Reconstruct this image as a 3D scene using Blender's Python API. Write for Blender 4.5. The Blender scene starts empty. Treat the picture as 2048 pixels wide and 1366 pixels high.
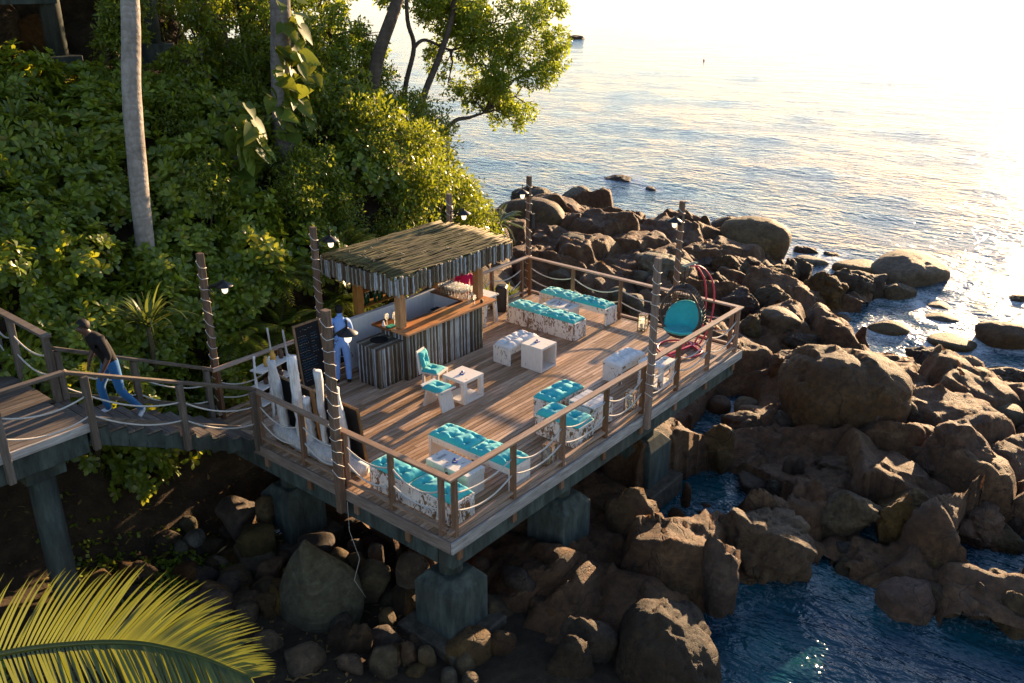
import bpy, bmesh, math, random
import numpy as np
from mathutils import Vector, Matrix
R_=math.radians
scene=bpy.context.scene
col=scene.collection
# ---------------------------------------------------------------- camera, sky, sun, exposure
cam=bpy.data.cameras.new('camera'); camo=bpy.data.objects.new('camera',cam); col.objects.link(camo)
cam.sensor_width=36; cam.lens=36*1768.4/2048; cam.clip_start=.05; cam.clip_end=20000
PITCH,YAW,ROLL=.39026,.68563,.0027
_f=Vector((math.cos(YAW)*math.cos(PITCH),math.sin(YAW)*math.cos(PITCH),-math.sin(PITCH)))
_r=Vector((math.sin(YAW),-math.cos(YAW),0)); _u=_r.cross(_f)
_r2=_r*math.cos(ROLL)+_u*math.sin(ROLL); _u2=_u*math.cos(ROLL)-_r*math.sin(ROLL)
camo.matrix_world=Matrix(((_r2.x,_u2.x,-_f.x,-8.02),(_r2.y,_u2.y,-_f.y,-7.723),(_r2.z,_u2.z,-_f.z,7.761),(0,0,0,1)))
scene.camera=camo
SUN_EL,SUN_AZ=R_(9.8),R_(4.5)          # azimuth counter-clockwise from +X
w=bpy.data.worlds.new('World'); scene.world=w; w.use_nodes=True
nt=w.node_tree; sky=nt.nodes.new('ShaderNodeTexSky'); sky.sky_type='NISHITA'; sky.sun_disc=False
sky.sun_elevation=SUN_EL; sky.sun_rotation=R_(90)-SUN_AZ; sky.air_density=1.0; sky.dust_density=.15; sky.ozone_density=2.0
bg=nt.nodes['Background']; bg.inputs[1].default_value=.095; tint=nt.nodes.new('ShaderNodeMix'); tint.data_type='RGBA'; tint.blend_type='MULTIPLY'; tint.inputs[0].default_value=1; tint.inputs[7].default_value=(1.08,.94,.97,1); nt.links.new(sky.outputs[0],tint.inputs[6]); nt.links.new(tint.outputs[2],bg.inputs[0])
sl=bpy.data.lights.new('sun','SUN'); slo=bpy.data.objects.new('sun',sl); col.objects.link(slo)
sl.energy=5.0; sl.angle=R_(.6); sl.color=(1,.68,.38)
_sd=Vector((math.cos(SUN_AZ)*math.cos(SUN_EL),math.sin(SUN_AZ)*math.cos(SUN_EL),math.sin(SUN_EL)))
slo.rotation_euler=_sd.to_track_quat('Z','Y').to_euler()
vs=scene.view_settings; vs.view_transform='Standard'; vs.look='None'; vs.gamma=1; vs.use_curve_mapping=False; vs.exposure=2.05
scene.render.engine='CYCLES'
scene.cycles.max_bounces=6; scene.cycles.transparent_max_bounces=12; scene.cycles.caustics_reflective=False; scene.cycles.caustics_refractive=False
scene.cycles.sample_clamp_indirect=6
random.seed(5); rng=np.random.default_rng(7)
# ---------------------------------------------------------------- numpy noise
_perm=np.random.default_rng(3).random(65536)
def _h(ix,iy,iz): return _perm[((ix*73856093)^(iy*19349663)^(iz*83492791))&65535]
def vnoise(P):
    P=np.asarray(P,float); I=np.floor(P).astype(np.int64); F=P-I; F=F*F*(3-2*F)
    x,y,z=I[:,0],I[:,1],I[:,2]; fx,fy,fz=F[:,0],F[:,1],F[:,2]
    def l(a,b,t): return a+(b-a)*t
    r=l(l(l(_h(x,y,z),_h(x+1,y,z),fx),l(_h(x,y+1,z),_h(x+1,y+1,z),fx),fy),l(l(_h(x,y,z+1),_h(x+1,y,z+1),fx),l(_h(x,y+1,z+1),_h(x+1,y+1,z+1),fx),fy),fz)
    return r*2-1
def fbm(P,o=4,g=.5):
    s=0;a=1.;P=np.asarray(P,float)
    for i in range(o): s=s+a*vnoise(P+17.3*i); a*=g; P=P*2.03
    return s
def sstep(a,b,x):
    t=np.clip((x-a)/(b-a),0,1); return t*t*(3-2*t)
# ---------------------------------------------------------------- builders
class MB:
    def __init__(s): s.v=[]; s.f=[]
    def add(s,v,f):
        o=len(s.v); s.v+= [tuple(p) for p in v]; s.f+=[tuple(i+o for i in q) for q in f]; return s
    def box(s,c,d,rz=0,M=None):
        x,y,z=d[0]/2,d[1]/2,d[2]/2
        P=[Vector((a*x,b*y,e*z)) for a in(-1,1) for b in(-1,1) for e in(-1,1)]
        if rz: P=[Matrix.Rotation(rz,3,'Z')@p for p in P]
        if M is not None: P=[M@p for p in P]
        return s.add([p+Vector(c) for p in P],[(0,1,3,2),(4,6,7,5),(0,4,5,1),(2,3,7,6),(0,2,6,4),(1,5,7,3)])
    def b(s,x0,x1,y0,y1,z0,z1): return s.box(((x0+x1)/2,(y0+y1)/2,(z0+z1)/2),(x1-x0,y1-y0,z1-z0))
    def bar(s,p0,p1,wd,ht,up=(0,0,1)):
        p0,p1=Vector(p0),Vector(p1); d=(p1-p0); L=d.length; d.normalize(); u=Vector(up)
        if abs(d.dot(u))>.99: u=Vector((1,0,0))
        r=d.cross(u).normalized(); u=r.cross(d)
        return s.box((p0+p1)/2,(L,wd,ht),M=Matrix((d,r,u)).transposed())
    def tube(s,pts,rad,n=8,cap=True):
        pts=[Vector(p) for p in pts]; m=len(pts)
        if not hasattr(rad,'__len__'): rad=[rad]*m
        V=[];F=[]; d0=(pts[1]-pts[0]).normalized(); u=Vector((0,0,1)) if abs(d0.z)<.9 else Vector((1,0,0)); u=(u-d0*u.dot(d0)).normalized()
        for i,p in enumerate(pts):
            d=(pts[min(i+1,m-1)]-pts[max(i-1,0)]).normalized(); u=(u-d*u.dot(d))
            u=u.normalized() if u.length>1e-6 else d.orthogonal().normalized()
            r=d.cross(u)
            for k in range(n):
                a=2*math.pi*k/n; V.append(p+(u*math.cos(a)+r*math.sin(a))*rad[i])
        for i in range(m-1):
            for k in range(n): F.append((i*n+k,i*n+(k+1)%n,(i+1)*n+(k+1)%n,(i+1)*n+k))
        if cap: F.append(tuple(range(n-1,-1,-1))); F.append(tuple(range((m-1)*n,m*n)))
        return s.add(V,F)
    def lathe(s,prof,c=(0,0,0),n=16):
        V=[];F=[];m=len(prof)
        for r,z in prof:
            for k in range(n):
                a=2*math.pi*k/n; V.append((c[0]+r*math.cos(a),c[1]+r*math.sin(a),c[2]+z))
        for i in range(m-1):
            for k in range(n): F.append((i*n+k,i*n+(k+1)%n,(i+1)*n+(k+1)%n,(i+1)*n+k))
        return s.add(V,F)
    def mesh(s,name,mat,smooth=False,bevel=0):
        me=bpy.data.meshes.new(name); me.from_pydata(s.v,[],s.f); me.update()
        if bevel:
            bm=bmesh.new(); bm.from_mesh(me); bmesh.ops.bevel(bm,geom=[e for e in bm.edges],offset=bevel,segments=1,affect='EDGES'); bm.to_mesh(me); bm.free()
        if mat is not None:
            for m_ in (mat if isinstance(mat,(list,tuple)) else [mat]): me.materials.append(m_)
        if smooth: me.polygons.foreach_set('use_smooth',[True]*len(me.polygons))
        return me
    def build(s,name,mat,parent=None,smooth=False,bevel=0,loc=None):
        return link(name,s.mesh(name,mat,smooth,bevel),parent,loc)
def link(name,data,parent=None,loc=None,rz=0):
    o=bpy.data.objects.new(name,data); col.objects.link(o)
    if parent is not None: o.parent=parent
    if loc is not None: o.location=loc
    if rz: o.rotation_euler=(0,0,rz)
    return o
def tag(o,label,cat,group=None):
    o['label']=label; o['category']=cat
    if group: o['group']=group
    return o
def thing(name,label,cat,loc=(0,0,0),rz=0,group=None):
    return tag(link(name,None,None,loc,rz),label,cat,group)
def struct(o): o['kind']='structure'; return o
def npmesh(name,V,F,mat,smooth=True):
    me=bpy.data.meshes.new(name)
    if isinstance(F,np.ndarray) and F.ndim==2:
        n,k=F.shape; me.vertices.add(len(V)); me.vertices.foreach_set('co',np.ascontiguousarray(V,np.float32).ravel())
        me.loops.add(n*k); me.loops.foreach_set('vertex_index',np.ascontiguousarray(F,np.int32).ravel())
        me.polygons.add(n); me.polygons.foreach_set('loop_start',np.arange(0,n*k,k,dtype=np.int32)); me.update(calc_edges=True)
    else:
        me.from_pydata([tuple(v) for v in V],[],F)
    if smooth: me.polygons.foreach_set('use_smooth',np.ones(len(me.polygons),bool))
    if mat: me.materials.append(mat)
    return me
# ---------------------------------------------------------------- materials
class NT:
    def __init__(s,name):
        s.m=bpy.data.materials.new(name); s.m.use_nodes=True; s.t=s.m.node_tree; s.p=s.t.nodes['Principled BSDF']; s.o=s.t.nodes['Material Output']
    def n(s,t,**k):
        x=s.t.nodes.new(t)
        for a,b in k.items(): setattr(x,a,b)
        return x
    def l(s,a,b): s.t.links.new(a,b)
    def coord(s,kind='Object',sc=(1,1,1)):
        if kind=='World': o=s.n('ShaderNodeNewGeometry').outputs['Position']
        else: o=s.n('ShaderNodeTexCoord').outputs[kind]
        mp=s.n('ShaderNodeMapping'); mp.inputs['Scale'].default_value=sc; s.l(o,mp.inputs[0]); return mp.outputs[0]
    def noise(s,v,scale,detail=4,rough=.6,dist=0):
        x=s.n('ShaderNodeTexNoise'); x.inputs['Scale'].default_value=scale; x.inputs['Detail'].default_value=detail; x.inputs['Roughness'].default_value=rough; x.inputs['Distortion'].default_value=dist
        if v is not None: s.l(v,x.inputs['Vector'])
        return x.outputs[0]
    def ramp(s,v,stops,interp='LINEAR'):
        x=s.n('ShaderNodeValToRGB'); x.color_ramp.interpolation=interp; e=x.color_ramp.elements
        while len(e)<len(stops): e.new(.5)
        for q,(p,c) in zip(e,stops): q.position=p; q.color=(*c,1) if len(c)==3 else c
        s.l(v,x.inputs[0]); return x.outputs[0]
    def mix(s,f,a,b,bt='MIX'):
        x=s.n('ShaderNodeMix',data_type='RGBA',blend_type=bt)
        for i,v in ((0,f),(6,a),(7,b)):
            if isinstance(v,(int,float)): x.inputs[i].default_value=v
            elif isinstance(v,tuple): x.inputs[i].default_value=(*v,1)
            else: s.l(v,x.inputs[i])
        return x.outputs[2]
    def math(s,op,a,b=0,c=0):
        x=s.n('ShaderNodeMath',operation=op)
        for i,v in enumerate((a,b,c)):
            if isinstance(v,(int,float)): x.inputs[i].default_value=v
            else: s.l(v,x.inputs[i])
        return x.outputs[0]
    def rnd(s): return s.n('ShaderNodeObjectInfo').outputs['Random']
    def bump(s,h,st=.3,d=.01):
        x=s.n('ShaderNodeBump'); x.inputs['Strength'].default_value=st; x.inputs['Distance'].default_value=d; s.l(h,x.inputs['Height']); s.l(x.outputs[0],s.p.inputs['Normal']); return x.outputs[0]
    def base(s,c,rough=.6,spec=.4,metal=0):
        if isinstance(c,tuple): s.p.inputs['Base Color'].default_value=(*c,1)
        else: s.l(c,s.p.inputs['Base Color'])
        s.p.inputs['Roughness'].default_value=rough; s.p.inputs['Specular IOR Level'].default_value=spec; s.p.inputs['Metallic'].default_value=metal; return s.m
def wood(name,c0,c1,c2,axis='X',rough=.6,scale=5,bst=.35,coord='Object',var=.5):
    """streaked wood: three tones along the grain, per-object variation"""
    t=NT(name); sc={'X':(.12,1,1),'Y':(1,.12,1),'Z':(1,1,.12)}[axis]
    v=t.coord(coord,sc); r=t.rnd(); off=t.n('ShaderNodeVectorMath',operation='ADD'); t.l(v,off.inputs[0])
    cm=t.n('ShaderNodeCombineXYZ'); 
    for i in range(3): t.l(t.math('MULTIPLY',r,37.+i*11),cm.inputs[i])
    t.l(cm.outputs[0],off.inputs[1]); v=off.outputs[0]
    g=t.noise(v,scale*6,5,.65,.3); b=t.noise(v,scale,3,.6)
    c=t.ramp(g,[(.3,c0),(.52,c1),(.75,c2)]); c=t.mix(t.ramp(b,[(.35,(0,0,0)),(.7,(.5,.5,.5))]),c,c0)
    hv=t.n('ShaderNodeHueSaturation'); t.l(c,hv.inputs['Color']); t.l(t.math('MULTIPLY_ADD',r,var,1-var/2),hv.inputs['Value']); t.l(t.math('MULTIPLY_ADD',r,-.25,1.1),hv.inputs['Saturation'])
    t.bump(g,bst,.006); return t.base(hv.outputs[0],rough,.35)
def distressed(name,amount=.5,white=(.74,.69,.62),under=(.24,.13,.06),scale=9):
    """flaking white paint over brown timber"""
    t=NT(name); v=t.coord('Object',(1,1,.55)); r=t.rnd(); off=t.n('ShaderNodeVectorMath',operation='ADD'); t.l(v,off.inputs[0]); cm=t.n('ShaderNodeCombineXYZ')
    t.l(t.math('MULTIPLY',r,23.),cm.inputs[0]); t.l(cm.outputs[0],off.inputs[1]); v=off.outputs[0]
    n1=t.noise(v,scale,6,.72,1.2); n2=t.noise(v,scale*.35,3,.5)
    m=t.math('ADD',n1,t.math('MULTIPLY',t.math('SUBTRACT',n2,.5),.5))
    k=t.ramp(m,[(amount-.02,(0,0,0)),(amount+.02,(1,1,1))])
    gr=t.noise(t.coord('Object',(1,1,.2)),30,4,.6)
    wc=t.mix(t.ramp(gr,[(.3,(0,0,0)),(.8,(1,1,1))]),white,tuple(x*.8 for x in white)); uc=t.mix(gr,under,tuple(x*.55 for x in under))
    c=t.mix(k,uc,wc); t.bump(t.math('ADD',k,t.math('MULTIPLY',gr,.4)),.5,.004); return t.base(c,.7,.3)
def plain(name,c,rough=.6,spec=.4,metal=0,ns=12,amt=.25,bst=.15,bd=.004):
    t=NT(name); n=t.noise(t.coord('Object'),ns,4,.6); cc=t.mix(n,tuple(x*(1-amt) for x in c),tuple(min(1,x*(1+amt)) for x in c)); t.bump(n,bst,bd); return t.base(cc,rough,spec,metal)
M={}
M['plank']=wood('deck_wood',(.2,.116,.064),(.41,.255,.148),(.56,.37,.23),'X',.5,4,.1,'Object',.7)
M['rail']=wood('rail_wood',(.22,.13,.08),(.36,.24,.16),(.47,.35,.26),'X',.55,4,.3)
M['railY']=wood('rail_wood_y',(.2,.12,.075),(.34,.22,.145),(.45,.33,.24),'Y',.55,4,.3)
M['postw']=wood('post_wood',(.11,.055,.03),(.2,.105,.055),(.28,.16,.09),'Z',.6,5,.3)
M['greyw']=wood('weathered_wood',(.16,.14,.12),(.33,.3,.27),(.5,.47,.43),'X',.75,4,.5)
M['greywY']=wood('weathered_wood_y',(.13,.09,.07),(.24,.18,.14),(.36,.3,.25),'Y',.75,4,.5)
M['walkw']=wood('walkway_wood',(.075,.055,.04),(.14,.108,.082),(.22,.18,.145),'X',.75,4,.5)
M['walkY']=wood('walkway_tread_wood',(.075,.055,.04),(.14,.108,.082),(.22,.18,.145),'Y',.75,4,.5)
M['walkz']=wood('walkway_post_wood',(.075,.055,.04),(.13,.1,.076),(.2,.165,.135),'Z',.75,4,.5)
M['gold']=wood('golden_post_wood',(.2,.085,.02),(.36,.17,.045),(.46,.24,.08),'Z',.45,5,.2)
M['counter']=wood('oiled_counter_wood',(.28,.095,.016),(.5,.2,.035),(.62,.29,.07),'X',.25,5,.12)
M['darkcounter']=wood('dark_counter_wood',(.1,.035,.012),(.2,.075,.025),(.28,.12,.045),'Y',.35,5,.12)
M['pole']=wood('light_pole_wood',(.1,.06,.04),(.19,.12,.08),(.28,.19,.13),'Z',.65,5,.3)
M['driftw']=wood('driftwood_white',(.36,.33,.3),(.62,.6,.57),(.75,.73,.7),'Z',.8,7,.8)
def slatmat(name,stops,axis,val=.6):
    t=NT(name); c=t.n('ShaderNodeObjectInfo').outputs['Color'] if stops is None else t.ramp(t.rnd(),stops,'CONSTANT'); sc={'Z':(1,1,.1),'X':(.1,1,1),'Y':(1,.1,1)}[axis]; n=t.noise(t.coord('Object',sc),28,4,.65,.4)
    c=t.mix(t.ramp(n,[(.3,(.75,.75,.75)),(.75,(0,0,0))]),c,(.06,.04,.025)); t.bump(n,.5,.006); return t.base(c,.7,.25)
M['slat']=slatmat('bar_slat_paint',None,'Z')
M['fringe']=slatmat('roof_fringe_paint',None,'Z')
M['roofpole']=slatmat('roof_pole_bark',[(0,(.085,.07,.02)),(.25,(.18,.145,.042)),(.5,(.12,.1,.028)),(.75,(.25,.195,.065))],'X')
M['flake']=distressed('flaking_white_paint',.465,scale=14)
M['flake2']=distressed('light_flaking_white_paint',.42,scale=12)
M['worn']=distressed('worn_white_wood',.33,(.7,.645,.58),(.4,.33,.27),7)
def fabric(name,c):
    t=NT(name); v=t.coord('Object'); n=t.noise(v,9,3,.5); f=t.noise(v,160,2,.5); cc=t.mix(n,tuple(x*.8 for x in c),tuple(min(1,x*1.12) for x in c)); t.bump(t.math('ADD',t.math('MULTIPLY',n,2.),t.math('MULTIPLY',f,.2)),.35,.012); t.p.inputs['Sheen Weight'].default_value=.2 if max(c)>.05 else 0; return t.base(cc,.8,.2)
M['turq']=fabric('turquoise_fabric',(.04,.42,.43)); M['turq2']=fabric('faded_turquoise_fabric',(.1,.5,.48)); M['whitecush']=fabric('white_fabric',(.68,.66,.63))
t=NT('painted_concrete'); v=t.coord('World',(1,1,.25)); n=t.noise(v,5,6,.7); n2=t.noise(t.coord('World'),1.3,4,.6)
c=t.ramp(n,[(.3,(.018,.021,.017)),(.5,(.042,.052,.044)),(.68,(.08,.098,.084))]); c=t.mix(t.ramp(n2,[(.5,(0,0,0)),(.75,(.7,.7,.7))]),c,(.06,.055,.04)); t.bump(n,.4,.01); M['conc']=t.base(c,.85,.25)
t=NT('bare_concrete'); n=t.noise(t.coord('World'),6,6,.7); c=t.ramp(n,[(.3,(.035,.027,.018)),(.55,(.09,.07,.048)),(.75,(.15,.125,.09))]); t.bump(n,.5,.015); M['conc2']=t.base(c,.9,.2)
M['rope']=plain('rope',(.5,.46,.4),.85,.2,0,120,.35,.8,.006); M['cord']=plain('white_cord',(.72,.68,.6),.5,.4,0,20,.1)
M['black']=plain('black_metal',(.012,.012,.013),.45,.4); M['plastic']=plain('black_plastic',(.014,.014,.015),.55,.4,0,200,.3,.3,.002)
M['red']=plain('red_powder_coat',(.48,.04,.075),.35,.5,0,8,.15,.03); M['wicker']=plain('dark_wicker',(.045,.03,.022),.5,.45,0,60,.4,.5,.004)
M['whitewall']=plain('white_painted_board',(.68,.69,.7),.55,.3,0,5,.06,.08); M['chalk']=plain('chalkboard',(.012,.012,.013),.85,.2,0,14,.5)
M['chalkb']=plain('blue_chalk',(.06,.2,.34),.9,.1,0,60,.6); M['chalkw']=plain('white_chalk',(.35,.33,.3),.9,.1,0,60,.6); M['boardframe']=wood('board_frame_wood',(.13,.07,.03),(.24,.14,.06),(.33,.2,.09),'Z',.6)
M['blue']=plain('cobalt_ceramic',(.015,.05,.3),.25,.5); M['green']=plain('green_cloth',(.02,.28,.19),.8,.2); M['brass']=plain('aged_brass',(.2,.11,.045),.45,.5,.4); M['wax']=plain('candle_wax',(.75,.66,.45),.5,.4)
M['yellow']=plain('amber_vase',(.55,.3,.05),.25,.5); M['brownpot']=plain('brown_pot',(.09,.05,.03),.5,.4); M['bottle']=plain('dark_green_bottle',(.01,.06,.03),.12,.6,0,5,.3,0); M['amberb']=plain('amber_bottle',(.2,.07,.015),.15,.6,0,5,.3,0)
M['magenta']=fabric('magenta_fabric',(.42,.004,.09)); M['paper']=plain('white_paper',(.75,.72,.68),.7)
t=NT('clear_glass'); t.t.nodes.remove(t.p); g=t.n('ShaderNodeBsdfGlossy'); g.inputs['Roughness'].default_value=.04; tr=t.n('ShaderNodeBsdfTransparent'); tr.inputs[0].default_value=(.93,.95,.95,1); lw=t.n('ShaderNodeLayerWeight'); lw.inputs[0].default_value=.35; mx=t.n('ShaderNodeMixShader'); t.l(t.math('MULTIPLY_ADD',lw.outputs['Facing'],.7,.08),mx.inputs[0]); t.l(tr.outputs[0],mx.inputs[1]); t.l(g.outputs[0],mx.inputs[2]); tl=t.n('ShaderNodeBsdfTranslucent'); tl.inputs[0].default_value=(1,.97,.92,1); m2=t.n('ShaderNodeMixShader'); m2.inputs[0].default_value=.16; t.l(mx.outputs[0],m2.inputs[1]); t.l(tl.outputs[0],m2.inputs[2]); t.l(m2.outputs[0],t.o.inputs[0]); M['glass']=t.m
t=NT('frosted_lamp_glass'); t.p.inputs['Emission Color'].default_value=(1,.8,.55,1); t.p.inputs['Emission Strength'].default_value=.35; t.p.inputs['Subsurface Weight'].default_value=.3; M['lampglass']=t.base((.8,.76,.68),.25,.5)
# ---------------------------------------------------------------- rock, soil, water materials
SEA=-3.0
def rockmat(name,tones,pale=.25,rough=.75,cracks=.6):
    t=NT(name); v=t.coord('World'); r=t.rnd()
    a=t.noise(v,.9,5,.62,.6); b=t.noise(v,6,6,.7); c=t.noise(v,34,4,.7); s=t.noise(t.coord('World',(1,1,2.6)),1.6,5,.65,1.5)
    k=t.ramp(a,[(.28,tones[0]),(.5,tones[1]),(.72,tones[2])])
    k=t.mix(t.ramp(b,[(.38,(.65,.65,.65)),(.6,(0,0,0))]),k,tuple(x*.5 for x in tones[0]))
    k=t.mix(t.ramp(s,[(.55,(0,0,0)),(.7,(pale,pale,pale))]),k,tones[3])
    hv=t.n('ShaderNodeHueSaturation'); t.l(k,hv.inputs['Color']); t.l(t.math('MULTIPLY_ADD',r,.6,.7),hv.inputs['Value']); t.l(t.math('MULTIPLY_ADD',t.math('FRACT',t.math('MULTIPLY',r,7.3)),.03,.488),hv.inputs['Hue']); t.l(t.math('MULTIPLY_ADD',t.math('FRACT',t.math('MULTIPLY',r,13.7)),.45,.75),hv.inputs['Saturation']); k=hv.outputs[0]
    # permanently wet, algae-dark band just above the water
    sx=t.n('ShaderNodeSeparateXYZ'); t.l(t.n('ShaderNodeNewGeometry').outputs['Position'],sx.inputs[0])
    wz=t.math('ADD',sx.outputs[2],t.math('MULTIPLY',t.math('SUBTRACT',a,.5),.7))
    wet=t.ramp(t.math('MULTIPLY_ADD',wz,.9,3.3),[(.32,(1,1,1)),(.7,(0,0,0))])
    k=t.mix(wet,k,t.mix(.78,k,(.012,.01,.007)))
    t.l(t.math('MULTIPLY_ADD',wet,-.4,rough),t.p.inputs['Roughness'])
    h=t.math('ADD',t.math('MULTIPLY',b,1.1),t.math('MULTIPLY',c,.45))
    vo=t.n('ShaderNodeTexVoronoi',feature='DISTANCE_TO_EDGE'); vo.inputs['Scale'].default_value=1.1; dv=t.n('ShaderNodeVectorMath',operation='ADD'); t.l(v,dv.inputs[0]); nz=t.n('ShaderNodeTexNoise'); nz.inputs['Scale'].default_value=1.4; t.l(v,nz.inputs['Vector']); t.l(nz.outputs[1],dv.inputs[1]); t.l(dv.outputs[0],vo.inputs['Vector'])
    ck=t.math('MAXIMUM',t.ramp(vo.outputs[0],[(0,(0,0,0)),(.022,(1,1,1))]),t.ramp(t.noise(v,.8,2,.5),[(.45,(0,0,0)),(.55,(1,1,1))])); h=t.math('ADD',h,t.math('MULTIPLY',ck,cracks)); k=t.mix(t.ramp(ck,[(0,(cracks,)*3),(.8,(0,0,0))]),k,(.012,.008,.005))
    v3=t.n('ShaderNodeTexVoronoi',feature='DISTANCE_TO_EDGE'); v3.inputs['Scale'].default_value=2.7; m3=t.n('ShaderNodeMapping'); m3.inputs['Scale'].default_value=(1,1,.45); m3.inputs['Rotation'].default_value=(.5,.3,.2); t.l(dv.outputs[0],m3.inputs[0]); t.l(m3.outputs[0],v3.inputs['Vector']); c3=t.math('MAXIMUM',t.ramp(v3.outputs[0],[(0,(0,0,0)),(.05,(1,1,1))]),t.ramp(t.noise(v,1.3,2,.5),[(.46,(0,0,0)),(.54,(1,1,1))])); h=t.math('ADD',h,t.math('MULTIPLY',c3,cracks*.7))
    rd=t.noise(v,11,5,.75,.8); h=t.math('ADD',h,t.math('MULTIPLY',t.math('ABSOLUTE',t.math('SUBTRACT',rd,.5)),-1.6))
    t.bump(h,.95,.075)
    t.l(k,t.p.inputs['Base Color']); t.p.inputs['Specular IOR Level'].default_value=.35; return t.m
M['rock']=rockmat('brown_granite',[(0.05824,0.02688,0.0092),(0.1082,0.05376,0.0192),(0.1498,0.08064,0.0312),(0.233,0.1523,0.072)],cracks=.5)
M['rocks']=rockmat('smooth_brown_granite',[(0.07072,0.03853,0.0152),(0.1165,0.0672,0.0272),(0.1498,0.09139,0.04),(0.2246,0.1568,0.08)],.35,.7,.0)
M['rockg']=rockmat('grey_granite',[(0.09152,0.07168,0.0416),(0.1498,0.121,0.0736),(0.1997,0.1658,0.104),(0.2746,0.2509,0.168)],.35,.75,.0)
M['rockd']=rockmat('dark_granite',[(0.03328,0.01792,0.0072),(0.06656,0.03763,0.0152),(0.09568,0.05824,0.0248),(0.1664,0.1165,0.06)],.2,.75,.35)
t=NT('hillside_soil'); v=t.coord('World'); n=t.noise(v,3,6,.7); n2=t.noise(v,22,5,.75); c=t.ramp(n,[(.3,(.018,.012,.007)),(.55,(.045,.03,.017)),(.75,(.085,.055,.03))]); c=t.mix(t.ramp(n2,[(.6,(0,0,0)),(.72,(.6,.6,.6))]),c,(.14,.1,.06))
at=t.n('ShaderNodeAttribute',attribute_name='rocky'); rk=t.ramp(n2,[(.3,(.04,.026,.016)),(.6,(.1,.066,.042)),(.8,(.15,.1,.065))])
sx=t.n('ShaderNodeSeparateXYZ'); t.l(v,sx.inputs[0]); rk=t.mix(t.ramp(t.math('MULTIPLY_ADD',sx.outputs[2],1.,3.),[(0,(1,1,1)),(.5,(0,0,0))]),rk,(.012,.01,.007))
c=t.mix(at.outputs['Fac'],c,rk); t.bump(t.math('ADD',n2,t.math('MULTIPLY',n,2.)),.8,.06); M['soil']=t.base(c,.9,.2)
t=NT('sea_water'); v=t.coord('World'); n=t.noise(v,.5,3,.5); c=t.mix(t.ramp(n,[(.35,(0,0,0)),(.68,(1,1,1))]),(.005,.026,.045),(.004,.056,.068))
w1=t.noise(t.coord('World',(1.,.55,1)),2.1,3,.55,.4); w2=t.noise(t.coord('World',(1,.6,1)),7.5,3,.55); w3=t.noise(t.coord('World',(1,.45,1)),.42,3,.5)
b1=t.n('ShaderNodeBump'); b1.inputs['Strength'].default_value=1; b1.inputs['Distance'].default_value=.16; t.l(t.math('ADD',t.math('MULTIPLY',w3,1.3),t.math('ADD',w1,t.math('MULTIPLY',w2,.22))),b1.inputs['Height']); t.l(b1.outputs[0],t.p.inputs['Normal'])
fo=t.n('ShaderNodeAttribute',attribute_name='foam'); fn=t.noise(v,5.5,7,.78,1.6); fm=t.ramp(t.math('ADD',fn,t.math('MULTIPLY',fo.outputs['Fac'],.3)),[(.62,(0,0,0)),(.84,(1,1,1))]); fm=t.math('MULTIPLY',fm,t.math('MULTIPLY',fo.outputs['Fac'],.8))
c=t.mix(fm,c,(.55,.57,.58)); t.p.inputs['IOR'].default_value=1.333; t.l(t.math('MULTIPLY_ADD',fm,.5,.09),t.p.inputs['Roughness']); t.l(c,t.p.inputs['Base Color']); t.p.inputs['Specular IOR Level'].default_value=.5; M['water']=t.m
# ---------------------------------------------------------------- terrain
LAND=np.array([(20.23,19.02),(23.06,19.07),(27.93,15.49),(26.25,12.47),(26.44,7.86),(23.91,4.54),(21.75,2.32),(23.18,1.41),(20.97,1.33),(19.62,1.5),(18.86,.39),(18.25,-.74),(17.69,-1.51),(18.37,-2.72),(18.34,-4.68),(17.64,-8.73),(10.34,-9.92),(7.16,-6.88),(7.09,-6.19),(6.91,-5.56),(6.98,-4.65),(7.47,-3.42),(7.94,-2.93),(6.56,-3.07),(5.51,-2.52),(5.75,-2.1),(4.49,-2.41),(3.78,-2.59),(2.91,-3.14),(1.71,-3.84),(0,-6),(-6,-12),(-30,-16),(-40,40),(-5,46),(10,30),(15,21)])
POOLS=[(7.0,-.45,1.7,.8),(7.9,-1.3,.7,.7),(9.9,.9,.9,.5),(12.0,1.15,1.,.45),(9.4,-5.9,1.1,.6),(8.9,-3.9,.5,.5)]
def sdland(x,y):
    P=np.stack([x,y],-1); d=np.full(x.shape,1e9); ins=np.zeros(x.shape,bool); n=len(LAND)
    for i in range(n):
        a=LAND[i];b=LAND[(i+1)%n]; e=b-a; q=P-a; t_=np.clip((q@e)/(e@e),0,1); dd=q-t_[...,None]*e; d=np.minimum(d,(dd**2).sum(-1))
        c=((a[1]>y)!=(b[1]>y)); xx=(b[0]-a[0])*(y-a[1])/((b[1]-a[1])+1e-12)+a[0]; ins^= c&(x<xx)
    d=np.sqrt(d); return np.where(ins,d,-d)
def terr(x,y):
    x=np.asarray(x,float); y=np.asarray(y,float); sd=sdland(x,y)
    z=-3.12+np.clip(sd*.42,-3,.5)+.9*sstep(12,17,x)*sstep(4,9,y)*sstep(0,4,sd)
    for px,py,a,b in POOLS: z=z-.75*np.exp(-(((x-px)/a)**2+((y-py)/b)**2)*1.2)
    z=z+.3*np.clip(-x-.4,0,4.5)*sstep(-1,3,y)*.9+.1*np.clip(-x,0,1.)
    s=y-6.2; hill=4.9*sstep(-.3,2.9,s)+.58*np.clip(s-2.6,0,5)+5*sstep(18,21.5,y)*(1-sstep(8,11,x))
    z=z+hill*(1-sstep(6.5,15.5,x+.35*(y-8)*0))*1.03
    return z
def rocky(x,y): return np.clip(sstep(1.2,3.2,x)*(1-sstep(5.5,7,y)*(1-sstep(12,15,x))),0,1)
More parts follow.
